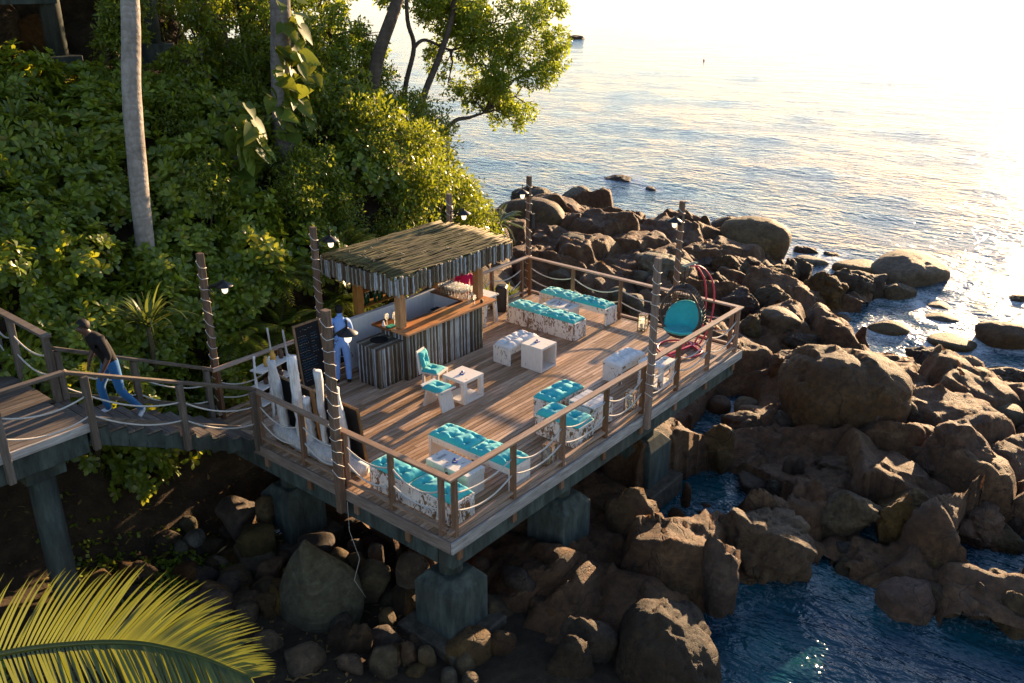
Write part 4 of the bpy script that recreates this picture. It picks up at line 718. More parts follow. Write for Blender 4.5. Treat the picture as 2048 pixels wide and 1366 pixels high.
# basket: egg shell with an open front facing -x / -y
V=[];F=[];nu,nv=44,26; fd=Vector((-.97,-.22,.06)).normalized()
keep={}
def egg(i,j):
    ph=math.pi*(j/nv); a=2*math.pi*i/nu; rad=math.sin(ph)**.85; z=.62*math.cos(ph); wd=.5*(1-.28*(z/.62)) if z>0 else .5
    return Vector((wd*rad*math.cos(a),wd*rad*math.sin(a),z))
for j in range(nv+1):
    for i in range(nu):
        p=egg(i,j); V.append((p.x,p.y,p.z+.94))
for j in range(nv):
    for i in range(nu):
        c=(egg(i,j)+egg(i+1,j+1))*.5; cc=Vector((c.x,c.y,c.z))
        if cc.dot(fd)>.17 and c.z>-.42 : continue
        F.append((j*nu+i,j*nu+(i+1)%nu,(j+1)*nu+(i+1)%nu,(j+1)*nu+i))
bk=MB().add(V,F).build('wicker_basket',M['wicker'],hc); md=bk.modifiers.new('wire','WIREFRAME'); md.thickness=.022; md.use_even_offset=False
rim=[]
for k in range(49):
    a=2*math.pi*k/48; s_=Vector((-fd.y,fd.x,0)).normalized(); rim.append(fd*.19+s_*.44*math.cos(a)*(1-.18*math.sin(a))+Vector((0,0,.96+.53*math.sin(a)+.0)))
MB().tube(rim,.026,8,False).build('rim',M['wicker'],hc,True)
# bucket cushion inside the basket
nu2,nv2=30,16; V=[];F=[]
for j in range(nv2+1):
    t_=j/nv2
    for i in range(nu2):
        a=2*math.pi*i/nu2; rad=.41*t_**.8; dirc=Vector((math.cos(a),math.sin(a),0)); back=max(0,-dirc.dot(Vector((fd.x,fd.y,0)).normalized()))
        z=.5+.05*t_**2+.5*max(0,(t_-.5)/.5)**1.3*back**.6+.07*abs(math.sin(a*3.5))*t_*(1-t_)+.03*math.sin(t_*9)*t_; V.append((rad*dirc.x*(1-.05*back*t_),rad*dirc.y*(1-.05*back*t_),z))
for j in range(nv2):
    for i in range(nu2): F.append((j*nu2+i,j*nu2+(i+1)%nu2,(j+1)*nu2+(i+1)%nu2,(j+1)*nu2+i))
cu=MB().add(V,F).build('bucket_cushion',M['turq'],None,True); cu.location=(8.62,1.0,.0); md=cu.modifiers.new('thick','SOLIDIFY'); md.thickness=.07; md.offset=1; tag(cu,'round turquoise bucket cushion inside the wicker hanging chair','cushion')
# lanterns
def lantern(x,y,lab,h=.46,s=.09):
    L=thing('floor_lantern',lab,'lantern',(x,y,0),.15)
    MB().b(-s,s,-s,s,0,.02).build('base',M['brass'],L); MB().b(-s,s,-s,s,h-.07,h-.05).build('roof_plate',M['brass'],L); MB().tube([(0,-.05,h-.05),(0,-.04,h),(0,.04,h),(0,.05,h-.05)],.005,5).build('handle',M['brass'],L)
    for a in (-1,1):
        for b in (-1,1): MB().b(a*s-.007,a*s+.007,b*s-.007,b*s+.007,.021,h-.071).build('upright',M['brass'],L)
    MB().tube([(0,0,.021),(0,0,.2)],.035,14).build('candle',M['wax'],L,True)
    for a in (-1,1): MB().b(a*(s-.012)-.001,a*(s-.012)+.001,-s+.01,s-.01,.021,h-.071).build('pane',M['glass'],L)
    for a in (-1,1): MB().b(-s+.014,s-.014,a*(s-.012)-.001,a*(s-.012)+.001,.021,h-.071).build('pane',M['glass'],L)
lantern(9.12,2.28,'brass candle lantern on the deck at the end of the boulder-side bench'); lantern(5.34,.24,'brass candle lantern by the rail at the lampless pole'); lantern(2.68,.2,'brass candle lantern by the rail between the box bench and the chest group')
# floor speaker
sp=thing('floor_speaker','black floor-standing loudspeaker in the corner beyond the bar','speaker',(8.0,5.72,0),.55)
MB().b(-.16,.16,-.14,.14,0,.66).build('cabinet',M['plastic'],sp,bevel=.03); MB().b(-.14,.14,-.146,-.141,.05,.6).build('grille',M['black'],sp); MB().add([(-.02,-.149,.1),(.02,-.149,.1),(0,-.149,.135)],[(0,1,2)]).build('badge',plain('yellow_badge',(.6,.42,.02)),sp); MB().tube([(0,0,.661),(0,.0,.68)],.09,16).build('handle',M['black'],sp)
# high white table beyond the bar end
ht=thing('trestle_table','white trestle table standing beyond the end of the bar','table',(6.85,5.25,0))
MB().b(0,.5,0,.6,.7,.74).build('top',M['flake2'],ht,bevel=.006)
for y in (.08,.5): MB().bar((.1,y,.7),(.02,y,.0),.06,.09).build('leg',M['flake2'],ht); MB().bar((.4,y,.7),(.48,y,.0),.06,.09).build('leg',M['flake2'],ht)
# ---------------------------------------------------------------- driftwood sculpture, chalkboards, shelf stand
dw=thing('driftwood_sculpture','whitewashed driftwood trunks standing upright on a long log','sculpture',(.3,3.5,0))
def log(parent,pts,rad,name,n=14,seed=0,mat='driftw'):
    r=random.Random(seed); P=[];RR=[]
    for i in range(len(pts)-1):
        for q in range(5): t_=q/5; P.append(Vector(pts[i]).lerp(Vector(pts[i+1]),t_)+Vector((r.uniform(-.01,.01),r.uniform(-.01,.01),0))); RR.append((rad[i]*(1-t_)+rad[i+1]*t_)*r.uniform(.9,1.08))
    P.append(Vector(pts[-1])); RR.append(rad[-1]); mb=MB().tube(P,RR,n); mb.v=[(x+r.uniform(-.008,.008),y+r.uniform(-.008,.008),z) for x,y,z in mb.v]; return mb.build(name,M[mat],parent,True)
log(dw,[(0.06,1.15,.16),(.02,.9,.17),(.0,.2,.15),(.05,-.6,.15),(.1,-1.2,.12)],[.09,.16,.17,.17,.1],'base_log',16,1)
for i,(y0,y1,h,r0,r1) in enumerate([(.86,1.02,1.55,.09,.075),(.36,.42,1.8,.1,.085),(.1,.1,1.12,.075,.06),(-.24,-.26,1.72,.055,.075),(-.76,-.7,1.55,.1,.06)]):
    x0=.02; log(dw,[(x0+.02,y0,.2),(x0+.0,(y0+y1)/2,h*.5),(x0-.04,y1,h)],[r0,r0*.95,r1],'upright_trunk',12,10+i)
    log(dw,[(x0-.04,y1,h-.1),(x0-.08,y1+.03,h+.04)],[r1*.5,r1*.3],'broken_tip',8,30+i)
cbm=MB()
def blank_board(lab,y0,y1):
    b=thing('chalkboard',lab,'chalkboard',(.62,(y0+y1)/2,0)); Mx=Matrix.Rotation(-.12,3,'Y'); L=y1-y0
    for nm,mt,c,d in (('panel','chalk',(0,0,.6),(.02,L-.06,1.1)),('frame_rail','boardframe',(0,0,1.17),(.035,L,.04)),('frame_rail','boardframe',(0,0,.04),(.035,L,.04)),('frame_stile','boardframe',(0,-L/2+.02,.6),(.034,.04,1.09)),('frame_stile','boardframe',(0,L/2-.02,.6),(.034,.04,1.09))):
        MB().box(Mx@Vector(c),d,M=Mx).build(nm,M[mt],b)
blank_board('black chalkboard seen from behind, leaning by the driftwood trunks, towards the walkway',3.72,4.7); blank_board('black chalkboard seen from behind, leaning by the driftwood trunks, towards the corner bench',2.5,3.66)
wb=thing('menu_chalkboard','tall chalkboard covered in blue and white chalk writing beside the bartender','chalkboard',(2.16,5.78,0),0); Mx=Matrix.Rotation(-.13,3,'X')
for nm,mt,c,d in (('panel','chalk',(0,0,.7),(.58,.02,1.28)),('frame_rail','boardframe',(0,0,1.36),(.66,.035,.04)),('frame_rail','boardframe',(0,0,.04),(.66,.035,.04)),('frame_stile','boardframe',(-.31,0,.7),(.04,.034,1.27)),('frame_stile','boardframe',(.31,0,.7),(.04,.034,1.27))): MB().box(Mx@Vector(c),d,M=Mx).build(nm,M[mt],wb)
cr_=random.Random(4)
def scribble(mb,x0,x1,z,hh,y=-.0125):
    x=x0
    while x<x1:
        ww=cr_.uniform(.012,.05)
        pts=[]; xx=x
        while xx<min(x+ww,x1): pts.append((xx,z+cr_.uniform(-.5,.5)*hh)); xx+=hh*.45
        for a,b in zip(pts[:-1],pts[1:]):
            d=Vector((b[0]-a[0],b[1]-a[1])); n=Vector((-d.y,d.x)).normalized()*.0026
            V=[Mx@Vector((a[0]+n.x,y,a[1]+n.y)),Mx@Vector((a[0]-n.x,y,a[1]-n.y)),Mx@Vector((b[0]-n.x,y,b[1]-n.y)),Mx@Vector((b[0]+n.x,y,b[1]+n.y))]; mb.add(V,[(0,1,2,3)])
        x+=ww+.012
mbB,mbW=MB(),MB(); scribble(mbW,-.17,.13,1.24,.04)
for k in range(18):
    z=1.12-k*.055; two=k<8
    if two: scribble(mbB if k%3 else mbW,-.25,-.25+cr_.uniform(.2,.27),z,.022); scribble(mbW if k%2 else mbB,.06,.06+cr_.uniform(.08,.18),z,.018)
    else: scribble(mbB if k%4!=1 else mbW,-.25+.02*(k%2),-.25+cr_.uniform(.3,.46),z,.02)
mbB.build('blue_chalk_writing',M['chalkb'],wb); mbW.build('white_chalk_writing',M['chalkw'],wb)
sh=thing('shelf_stand','ladder shelf of white boards on crooked driftwood poles at the walkway entrance','shelf',(.95,5.62,0))
for i,(x,y,z,tx,ty) in enumerate([(-.42,-.18,1.05,-.36,-.12),(-.2,-.3,1.0,-.12,-.24),(.3,.16,1.35,.22,.22),(.5,-.05,1.3,.42,0)]):
    log(sh,[(x,y,0),(x+.03,y+.02,.5),((x+tx)/2,(y+ty)/2+.02,.8),(tx,ty,z+.22)],[.03,.026,.024,.018],'pole',8,50+i,'driftw')
for z,w_ in ((.95,.82),(.62,.9),(.3,.95)): MB().box((.03,-.06,z),(w_,.3,.03),.22).build('shelf_board',M['worn'],sh,bevel=.004)
def pot(x,y,z,lab,mat,prof,nm='vase',cat='vase'): tag(MB().lathe(prof,n=14).build(nm,M[mat],None,True,loc=(x,y,z)),lab,cat)
vp=[(0,0),(.04,.0),(.055,.06),(.05,.13),(.03,.17),(.035,.2),(.025,.2),(.02,.16)]
pot(.86,5.53,.967,'tall amber vase on the top board of the driftwood shelf, by its pole','yellow',vp); pot(1.06,5.6,.967,'amber woven vase in the middle of the driftwood shelf top board','yellow',[(a*1.2,b*1.15) for a,b in vp]); pot(1.28,5.64,.967,'dark carved figure bottle on the driftwood shelf top board','brownpot',vp,'figurine','ornament')
pot(.8,5.5,.637,'dark brown pot on the middle board of the driftwood shelf','brownpot',[(0,0),(.05,0),(.06,.06),(.045,.1),(.04,.1),(.04,.02)],'pot','pot'); pot(1.2,5.6,.637,'round grey-brown pot on the middle board, far end of the shelf','brownpot',[(0,0),(.05,0),(.065,.07),(.045,.12),(.04,.12),(.04,.02)],'pot','pot')
tag(MB().box((0,0,.05),(.2,.12,.1),.3).build('box',plain('red_box',(.28,.05,.025)),None,bevel=.006,loc=(1.0,5.52,.317)),'small red-brown box on the lowest board of the driftwood shelf','box')
# ---------------------------------------------------------------- people
def person(name,label,J,bones,mats,hair,loc,rz):
    """J: joint -> (pos, radius); bones: (a,b,region). One continuous skinned body, coloured by nearest bone."""
    root=thing(name,label,'person',loc,rz)
    names=list(J); me=bpy.data.meshes.new('body'); me.from_pydata([J[k][0] for k in names],[(names.index(a),names.index(b)) for a,b,_ in bones],[]); o=bpy.data.objects.new('tmp',me); col.objects.link(o)
    sk=o.modifiers.new('s','SKIN'); sk.branch_smoothing=.6; sk.use_smooth_shade=True
    ly=me.skin_vertices[0].data
    for i,k in enumerate(names):
        r=J[k][1]; ly[i].radius=(r,r) if not hasattr(r,'__len__') else r; ly[i].use_root=(k=='pelvis')
    sb=o.modifiers.new('d','SUBSURF'); sb.levels=2; sb.render_levels=2
    dg=bpy.context.evaluated_depsgraph_get(); ev=o.evaluated_get(dg); bme=bpy.data.meshes.new_from_object(ev); bpy.data.objects.remove(o)
    bme.name='body'; bme.materials.clear()
    regs=list(mats)
    for r in regs: bme.materials.append(mats[r])
    A=np.array([J[a][0] for a,b,_ in bones]); B=np.array([J[b][0] for a,b,_ in bones]); rg=[regs.index(r) for _,_,r in bones]
    rad=np.array([max(np.max(J[a][1]),np.max(J[b][1])) for a,b,_ in bones])
    for p in bme.polygons:
        c=np.array(p.center); e=B-A; t_=np.clip(((c-A)*e).sum(1)/((e*e).sum(1)+1e-9),0,1); d=np.linalg.norm(c-A-t_[:,None]*e,axis=1)/rad; p.material_index=rg[int(np.argmin(d))]; p.use_smooth=True
    link('body',bme,root)
    if hair:
        c,rr_,hm,cut=hair; V,F=ICO[3]; keepv=V[:,2]>-2; P=V*rr_; n=fbm(V*6,3)*.006; P=P+V*n[:,None]; f=[tuple(q) for q in F if (V[q].mean(0)@np.array(cut))>-.12]; ob=link('hair',npmesh('hair',P+np.array(c),f,hm),root)
    return root
skin=plain('dark_skin',(.075,.036,.022),.5,.4); skin2=plain('brown_skin',(.16,.08,.05),.5,.4); hairm=plain('black_hair',(.008,.006,.005),.7,.3,0,80,.5,.6,.006)
def hand(J,bones,side,base,prev,d,reg='skin'):
    b=Vector(base); d=Vector(d).normalized(); s=Vector((0,0,1)).cross(d); s=s.normalized() if s.length>.1 else Vector((0,1,0))
    J['palm'+side]=(tuple(b+d*.07),(.03,.018)); bones.append((prev,'palm'+side,reg))
    for k,(off,L) in enumerate(((-.03,.07),(-.01,.08),(.01,.075),(.03,.06))):
        p=b+d*.1+s*off; q=p+d*L*.5; e=q+d*L*.4+Vector((0,0,-.012))
        for nme,pt in (('a',p),('b',q),('c',e)): J['f%d%s%s'%(k,side,nme)]=(tuple(pt),.009)
        bones.extend([('palm'+side,'f%d%sa'%(k,side),reg),('f%d%sa'%(k,side),'f%d%sb'%(k,side),reg),('f%d%sb'%(k,side),'f%d%sc'%(k,side),reg)])
    J['t1'+side]=(tuple(b+d*.05+s*.045),.01); J['t2'+side]=(tuple(b+d*.09+s*.06),.009); bones.extend([('palm'+side,'t1'+side,reg),('t1'+side,'t2'+side,reg)])
# man climbing the walkway (local: facing -x; origin at lead-foot tread)
J={'pelvis':((.16,0,.86),(.14,.165)),'waist':((.13,0,1.0),(.135,.165)),'chest':((.03,0,1.22),(.15,.2)),'neckb':((-.05,0,1.39),(.085,.12)),'neck':((-.11,0,1.46),.055),'head':((-.17,0,1.55),(.085,.08)),'crown':((-.185,0,1.63),(.075,.07)),'chin':((-.235,0,1.5),.045),'nose':((-.275,0,1.545),.016),
'shL':((-.02,.19,1.34),.078),'elL':((.06,.25,1.1),.056),'wrL':((-.06,.25,.9),.033),'shR':((-.02,-.19,1.34),.078),'elR':((.04,-.25,1.08),.056),'wrR':((-.09,-.24,.88),.033),
'hipL':((.16,.09,.82),.105),'knL':((-.03,.1,.48),.075),'anL':((0.03,.1,.1),.055),'heelL':((.06,.1,.045),.042),'toeL':((-.15,.1,.04),.036),
'hipR':((.16,-.09,.82),.105),'knR':((.19,-.1,.38),.075),'anR':((.46,-.1,-.02),.055),'heelR':((.53,-.1,-.06),.042),'toeR':((.38,-.1,-.24),.036)}
B=[('pelvis','waist','shirt'),('waist','chest','shirt'),('chest','neckb','shirt'),('neckb','neck','skin'),('neck','head','skin'),('head','crown','skin'),('head','chin','skin'),('head','nose','skin')]
for s in 'LR': B+=[('neckb','sh'+s,'shirt'),('sh'+s,'el'+s,'shirt' ),('el'+s,'wr'+s,'skin'),('pelvis','hip'+s,'jeans'),('hip'+s,'kn'+s,'jeans'),('kn'+s,'an'+s,'jeans'),('an'+s,'heel'+s,'shoe'),('heel'+s,'toe'+s,'shoe')]
hand(J,B,'L',J['wrL'][0],'wrL',(-.3,0,-1)); hand(J,B,'R',J['wrR'][0],'wrR',(-.35,0,-1))
person('person','person in black t-shirt, blue jeans and white sneakers climbing the walkway steps',J,B,{'shirt':fabric('black_tshirt',(.012,.010,.010)),'skin':skin,'jeans':fabric('blue_denim',(.018,.11,.27)),'shoe':plain('white_shoe',(.7,.7,.7),.6)},((-.16,0,1.6),(.108,.1,.105),hairm,(.75,0,1)),(-2.2,5.5,1.165),0)
# bartender seen from behind
J={'pelvis':((0,0,.86),(.135,.15)),'waist':((.01,0,1.02),(.125,.15)),'chest':((.05,0,1.22),(.145,.19)),'neckb':((.1,0,1.38),(.07,.09)),'neck':((.13,0,1.43),.055),'head':((.16,0,1.52),(.085,.08)),'crown':((.165,0,1.59),(.075,.07)),'chin':((.22,0,1.49),.045),'nose':((.26,0,1.53),.015),
'shL':((.06,.165,1.32),.075),'elL':((.14,.215,1.08),.058),'wrL':((.34,.15,1.04),.036),'shR':((.06,-.165,1.32),.075),'elR':((.12,-.215,1.08),.058),'wrR':((.32,-.15,1.02),.036),
'hipL':((0,.09,.82),.1),'knL':((.03,.11,.46),.075),'anL':((-.02,.12,.09),.06),'heelL':((-.06,.12,.04),.042),'toeL':((.14,.14,.035),.036),'hipR':((0,-.09,.82),.1),'knR':((.02,-.11,.46),.075),'anR':((-.02,-.12,.09),.06),'heelR':((-.06,-.12,.04),.042),'toeR':((.14,-.14,.035),.036)}
B=[('pelvis','waist','shirt'),('waist','chest','shirt'),('chest','neckb','shirt'),('neckb','neck','skin'),('neck','head','skin'),('head','crown','skin'),('head','chin','skin'),('head','nose','skin')]
for s in 'LR': B+=[('neckb','sh'+s,'shirt'),('sh'+s,'el'+s,'shirt'),('el'+s,'wr'+s,'skin'),('pelvis','hip'+s,'trousers'),('hip'+s,'kn'+s,'trousers'),('kn'+s,'an'+s,'trousers'),('an'+s,'heel'+s,'shoe'),('heel'+s,'toe'+s,'shoe')]
hand(J,B,'L',J['wrL'][0],'wrL',(1,0,-.1)); hand(J,B,'R',J['wrR'][0],'wrR',(1,0,-.1))
import copy
person('person','person in pale blue shirt and trousers standing with back turned beside the bar',J,B,{'shirt':fabric('pale_blue_shirt',(.2,.35,.68)),'skin':skin2,'trousers':fabric('pale_blue_trousers',(.22,.38,.72)),'shoe':plain('black_shoe',(.012,.012,.013),.5)},((.155,0,1.545),(.09,.086,.1),hairm,(-.8,0,.9)),(2.66,5.52,0),.8)
person('person','person in magenta top bent behind the massed wine glasses under the bar roof',copy.deepcopy(J),B,{'shirt':M['magenta'],'skin':skin,'trousers':fabric('dark_trousers',(.02,.018,.02)),'shoe':plain('dark_shoe',(.012,.012,.013),.5)},((.155,0,1.545),(.1,.094,.11),hairm,(-.5,0,1)),(6.55,5.62,0),-2.5)
# ---------------------------------------------------------------- foliage
def leafmat(name,c0,c1,tl,tw=.45,rough=.35,spec=.45):
    t=NT(name); g=t.n('ShaderNodeNewGeometry'); r=g.outputs['Random Per Island']; c=t.ramp(r,[(0,c0),(.6,c1),(.93,tuple(min(1,x*1.5) for x in c1)),(1,(.2,.16,.03))]); t.base(c,rough,spec)
    tr=t.n('ShaderNodeBsdfTranslucent'); t.l(t.mix(.55,c,tl),tr.inputs[0]); mx=t.n('ShaderNodeMixShader'); mx.inputs[0].default_value=tw; t.l(t.p.outputs[0],mx.inputs[1]); t.l(tr.outputs[0],mx.inputs[2]); t.l(mx.outputs[0],t.o.inputs[0]); return t.m
M['leafA']=leafmat('rosette_leaf',(.06,.1,.01),(.15,.2,.018),(.55,.53,.02),.46,.34)
M['leafB']=leafmat('small_glossy_leaf',(.055,.085,.009),(.12,.155,.016),(.42,.46,.02),.46,.34,.4)
M['leafC']=leafmat('tree_leaf',(.08,.125,.012),(.17,.21,.018),(.42,.5,.03),.54,.4)
M['leafD']=leafmat('strap_leaf',(.05,.085,.015),(.1,.14,.03),(.32,.34,.05),.4,.4)
M['leafE']=leafmat('vine_leaf',(.045,.08,.01),(.1,.14,.018),(.42,.42,.03),.45,.5,.22)
M['leafP']=leafmat('palm_leaflet',(.03,.055,.008),(.06,.085,.012),(.36,.36,.02),.4,.32,.5)
M['litter']=leafmat('leaf_litter',(.08,.045,.015),(.2,.12,.04),(.3,.18,.05),.15,.8,.2)
def bark(name,c0,c1,sc=6):
    t=NT(name); n=t.noise(t.coord('Object',(1,1,.35)),sc,6,.7,.6); n2=t.noise(t.coord('Object'),2,4,.6); c=t.mix(t.ramp(n,[(.3,(0,0,0)),(.7,(1,1,1))]),c0,c1); c=t.mix(t.ramp(n2,[(.5,(0,0,0)),(.7,(.6,.6,.6))]),c,tuple(x*.55 for x in c0)); wv=t.n('ShaderNodeTexWave',bands_direction='Z'); wv.inputs['Scale'].default_value=2.2; wv.inputs['Distortion'].default_value=14; wv.inputs['Detail'].default_value=4; t.l(t.coord('Object'),wv.inputs['Vector']); c=t.mix(t.ramp(wv.outputs[1],[(0,(.22,.22,.22)),(.25,(0,0,0))]),c,tuple(x*.6 for x in c0)); t.bump(t.math('ADD',n,t.math('MULTIPLY',wv.outputs[1],.4)),.6,.03); return t.base(c,.85,.2)
M['barkpale']=bark('pale_smooth_bark',(.2,.17,.14),(.34,.3,.26),9); M['barkdark']=bark('dark_bark',(.05,.035,.025),(.12,.09,.065)); M['barkgrey']=bark('grey_fissured_bark',(.1,.085,.075),(.22,.2,.18),4); M['stem']=bark('green_brown_stem',(.05,.045,.02),(.11,.09,.045))
def nrm(a): return a/np.maximum(np.linalg.norm(a,axis=-1,keepdims=True),1e-9)
def leaves(b,a,u,L,W,bend=.25,wide=.75):
    """six-vertex bent leaf blades"""
    a=nrm(a); s=nrm(np.cross(a,u)); u=np.cross(s,a); L=np.broadcast_to(np.asarray(L,float),(len(b),))[:,None]; W=np.broadcast_to(np.asarray(W,float),(len(b),))[:,None]
    def pt(t_,w_,cup=0): return b+a*L*t_-u*L*bend*t_*t_+s*W*w_+u*W*abs(w_)*.25
    V=np.stack([b,pt(.42,-.34),pt(.42,.34),pt(wide,-.5),pt(wide,.5),pt(1,0)],1).reshape(-1,3)
    n=len(b); o=(np.arange(n)*6)[:,None]
    F=np.concatenate([o+np.array([[0,2,1,1]])[:, :3],o+np.array([[1,2,4]]),o+np.array([[1,4,3]]),o+np.array([[3,4,5]])]); return V,F
def heart(b,a,u,L):
    a=nrm(a); s=nrm(np.cross(a,u)); u=np.cross(s,a); L=L[:,None]; out=[(0,0,0),(-.1,.2,.02),(.02,.37,.05),(.25,.42,.05),(.5,.33,.02),(.75,.18,-.04),(1,0,-.14),(.75,-.18,-.04),(.5,-.33,.02),(.25,-.42,.05),(.02,-.37,.05),(-.1,-.2,.02),(.35,0,-.03),(.7,0,-.08)]
    V=np.stack([b+a*L*p+s*L*q+u*L*z for p,q,z in out],1).reshape(-1,3); o=(np.arange(len(b))*14)[:,None]; rim=list(range(12)); tri=[]
    for k in range(12): c=13 if 5<=k<=6 or k in (4,7) else 12; tri.append((rim[k],rim[(k+1)%12],c))
    tri+=[(12,4,13),(12,13,8)]; F=np.concatenate([o+np.array([t_]) for t_ in tri]); return V,F
def ribbons(b,a,u,L,W,bend,seg=6):
    a=nrm(a); s=nrm(np.cross(a,u)); u=np.cross(s,a); n=len(b); rows=[]
    for k in range(seg+1):
        t_=k/seg; w_=W*(1-t_**1.7)*(.6+.4*min(1,t_*5))
        c=b+a*(L*t_)[:,None]*(1-.18*t_)-np.array([0,0,1])*(L*bend*t_**2.2)[:,None]; rows+=[c-s*(w_/2)[:,None]+np.array([0,0,1])*(w_*.15)[:,None],c+s*(w_/2)[:,None]+np.array([0,0,1])*(w_*.15)[:,None]]
    V=np.stack(rows,1).reshape(-1,3); m=2*(seg+1); o=(np.arange(n)*m)[:,None]; F=np.concatenate([o+np.array([[2*k,2*k+1,2*k+3,2*k+2]]) for k in range(seg)]); return V,F
def cat(parts):
    V=[];F=[];o=0
    for v,f in parts: V.append(v); F.append(f+o); o+=len(v)
    return np.concatenate(V),np.concatenate(F)
def dirs(n,r,up=-.15):
    d=nrm(r.normal(size=(n*4+60,3))); d=d[d[:,2]>up][:n]; return d
def rosettes(P,N,r,nl=9,L=.23,W=.1):
    parts=[]
    for k in range(nl):
        t1=nrm(np.cross(N,np.tile([[.3,.2,.9]],(len(N),1))+r.normal(size=N.shape)*.01)); t2=np.cross(N,t1); an=k*2.4+r.random(len(N))*.5+r.random(len(N))[:,None].ravel()*0; ph=an
        el=.25+.75*(k/nl)+r.normal(size=len(N))*.1
        a=(t1*np.cos(ph)[:,None]+t2*np.sin(ph)[:,None])*np.cos(el)[:,None]+N*np.sin(el)[:,None]
        sc=(1-.35*k/nl)*r.uniform(.8,1.15,len(N)); parts.append(leaves(P,a,N,L*sc,W*sc,.22,.78))
    return cat(parts)
def bush_rosette(seed):
    r=np.random.default_rng(seed); N=dirs(120,r,-.35); rad=(.72+.22*fbm(N*2.2+seed,3))*r.uniform(.72,1.06,len(N)); P=N*rad[:,None]*[1,1,.85]; N2=nrm(N+np.array([.15,-.1,.55])+r.normal(size=N.shape)*.25); return rosettes(P,N2,r)
def blobleaves(seed,blobs,n,L,W,bend=.2,outward=.55,shell=.45):
    r=np.random.default_rng(seed); bl=np.array(blobs); vol=bl[:,3]**2; idx=r.choice(len(bl),n,p=vol/vol.sum()); d=nrm(r.normal(size=(n,3))); rad=bl[idx,3]*(1-shell*r.random(n)**1.6); ct=bl[idx,:3]; C=ct+d*rad[:,None]*[1,1,.85]
    # twigs: several leaves cluster at each tip
    k=5; C=np.repeat(C[:n//k],k,0); d=np.repeat(d[:n//k],k,0); keep=(fbm(C*1.7+seed,2)>-.38); C=C[keep]; d=d[keep]; m=len(C); C=C+r.normal(size=C.shape)*.05
    a=nrm(d*outward+r.normal(size=(m,3))*.6+[0,0,-.1]); u=nrm(r.normal(size=(m,3))*.6+[0,0,1]+d*.3); sc=r.uniform(.7,1.25,m); return leaves(C,a,u,L*sc,W*sc,bend,.6)
def bush_small(seed):
    r=np.random.default_rng(seed); bl=[(0,0,.2,.55)]+[(*(dirs(1,r,-.1)[0]*r.uniform(.3,.6)*np.array([1,1,1.1])+[0,0,.2]),r.uniform(.24,.42)) for _ in range(9)]; return blobleaves(seed,bl,2600,.1,.042,.2)
def stems(seed,h=.8):
    r=random.Random(seed); mb=MB()
    for k in range(6): a=r.uniform(0,6.28); mb.tube([(0,0,-.75),(.15*math.cos(a),.15*math.sin(a),-.25),(.45*math.cos(a),.45*math.sin(a),.25*h)],[.025,.02,.01],5)
    return mb.mesh('stems',M['stem'],True)
RB=[npmesh('foliage',*bush_rosette(s),M['leafA']) for s in (1,2,3,4,5)]; SB=[npmesh('foliage',*bush_small(s),M['leafB']) for s in (11,12,13,14,15)]; STE=[stems(s) for s in range(3)]
SPOT=[('beside the walkway steps',-1.2,6.8),('around the foot of the pale smooth trunk',.4,8.4),('behind the walkway landing',-6.5,7.5),('under the walkway landing',-6.3,4.2),('on the slope below the hillside building',-1,11.5),('on the bank far behind the landing',-7,11),('around the vine-hung grey trunk',4.6,10.2),('behind the driftwood shelf and chalkboard',1.8,7.2),('behind the bar roof',5.5,8.2),('at the foot of the leaning dark trunk',8,10.6),('on the headland end above the boulders',11.5,10.5),('between the bar roof and the corner pole',8.8,8),('at the top of the slope against the sea',8,13.5),('behind the hillside building',5,20)]
def spot(x,y): return min(SPOT,key=lambda q:(q[1]-x)**2+(q[2]-y)**2)[0]
def shrub(kind,x,y,z,s,rz,sx=1,sz=1):
    if kind=='r': root=thing('rosette_shrub','glossy broad-leaved shrub '+spot(x,y),'shrub',(x,y,z),rz,'broad-leaved shrubs '+spot(x,y)); link('foliage',RB[shrub.n%5],root)
    else: root=thing('small_leaved_shrub','fine glossy-leaved shrub '+spot(x,y),'shrub',(x,y,z),rz,'fine-leaved shrubs '+spot(x,y)); link('foliage',SB[shrub.n%5],root)
    link('stems',STE[shrub.n%3],root); root.scale=(s*sx,s,s*sz); shrub.n+=1
shrub.n=0
vr=np.random.default_rng(77)
for iy,y in enumerate(np.arange(7.05,14.6,.92)):
    for x in np.arange(-8.6,15,1.0):
        xx=x+vr.uniform(-.4,.4)+(.5 if iy%2 else 0); yy=y+vr.uniform(-.35,.35)
        if -4.9<xx<-2.2 and yy<8.6: continue
        if yy<7.7 and xx>2.6: continue
        if xx>9.6+.45*(yy-7)-.3: continue
        if yy>13.4 and xx<8: continue
        lim=.5+.12*max(0,xx-3)
        kind='s' if vr.random()<np.clip((xx-1.5)/5,.06,.86) else 'r'
        s=vr.uniform(.8,1.15)*(1.25 if xx>6 else 1); z=gz(xx,yy)+.45*s
        shrub(kind,xx,yy,z,s,vr.uniform(0,6.28),vr.uniform(.9,1.2),vr.uniform(.9,1.25)*(1.2 if xx>7 else 1))
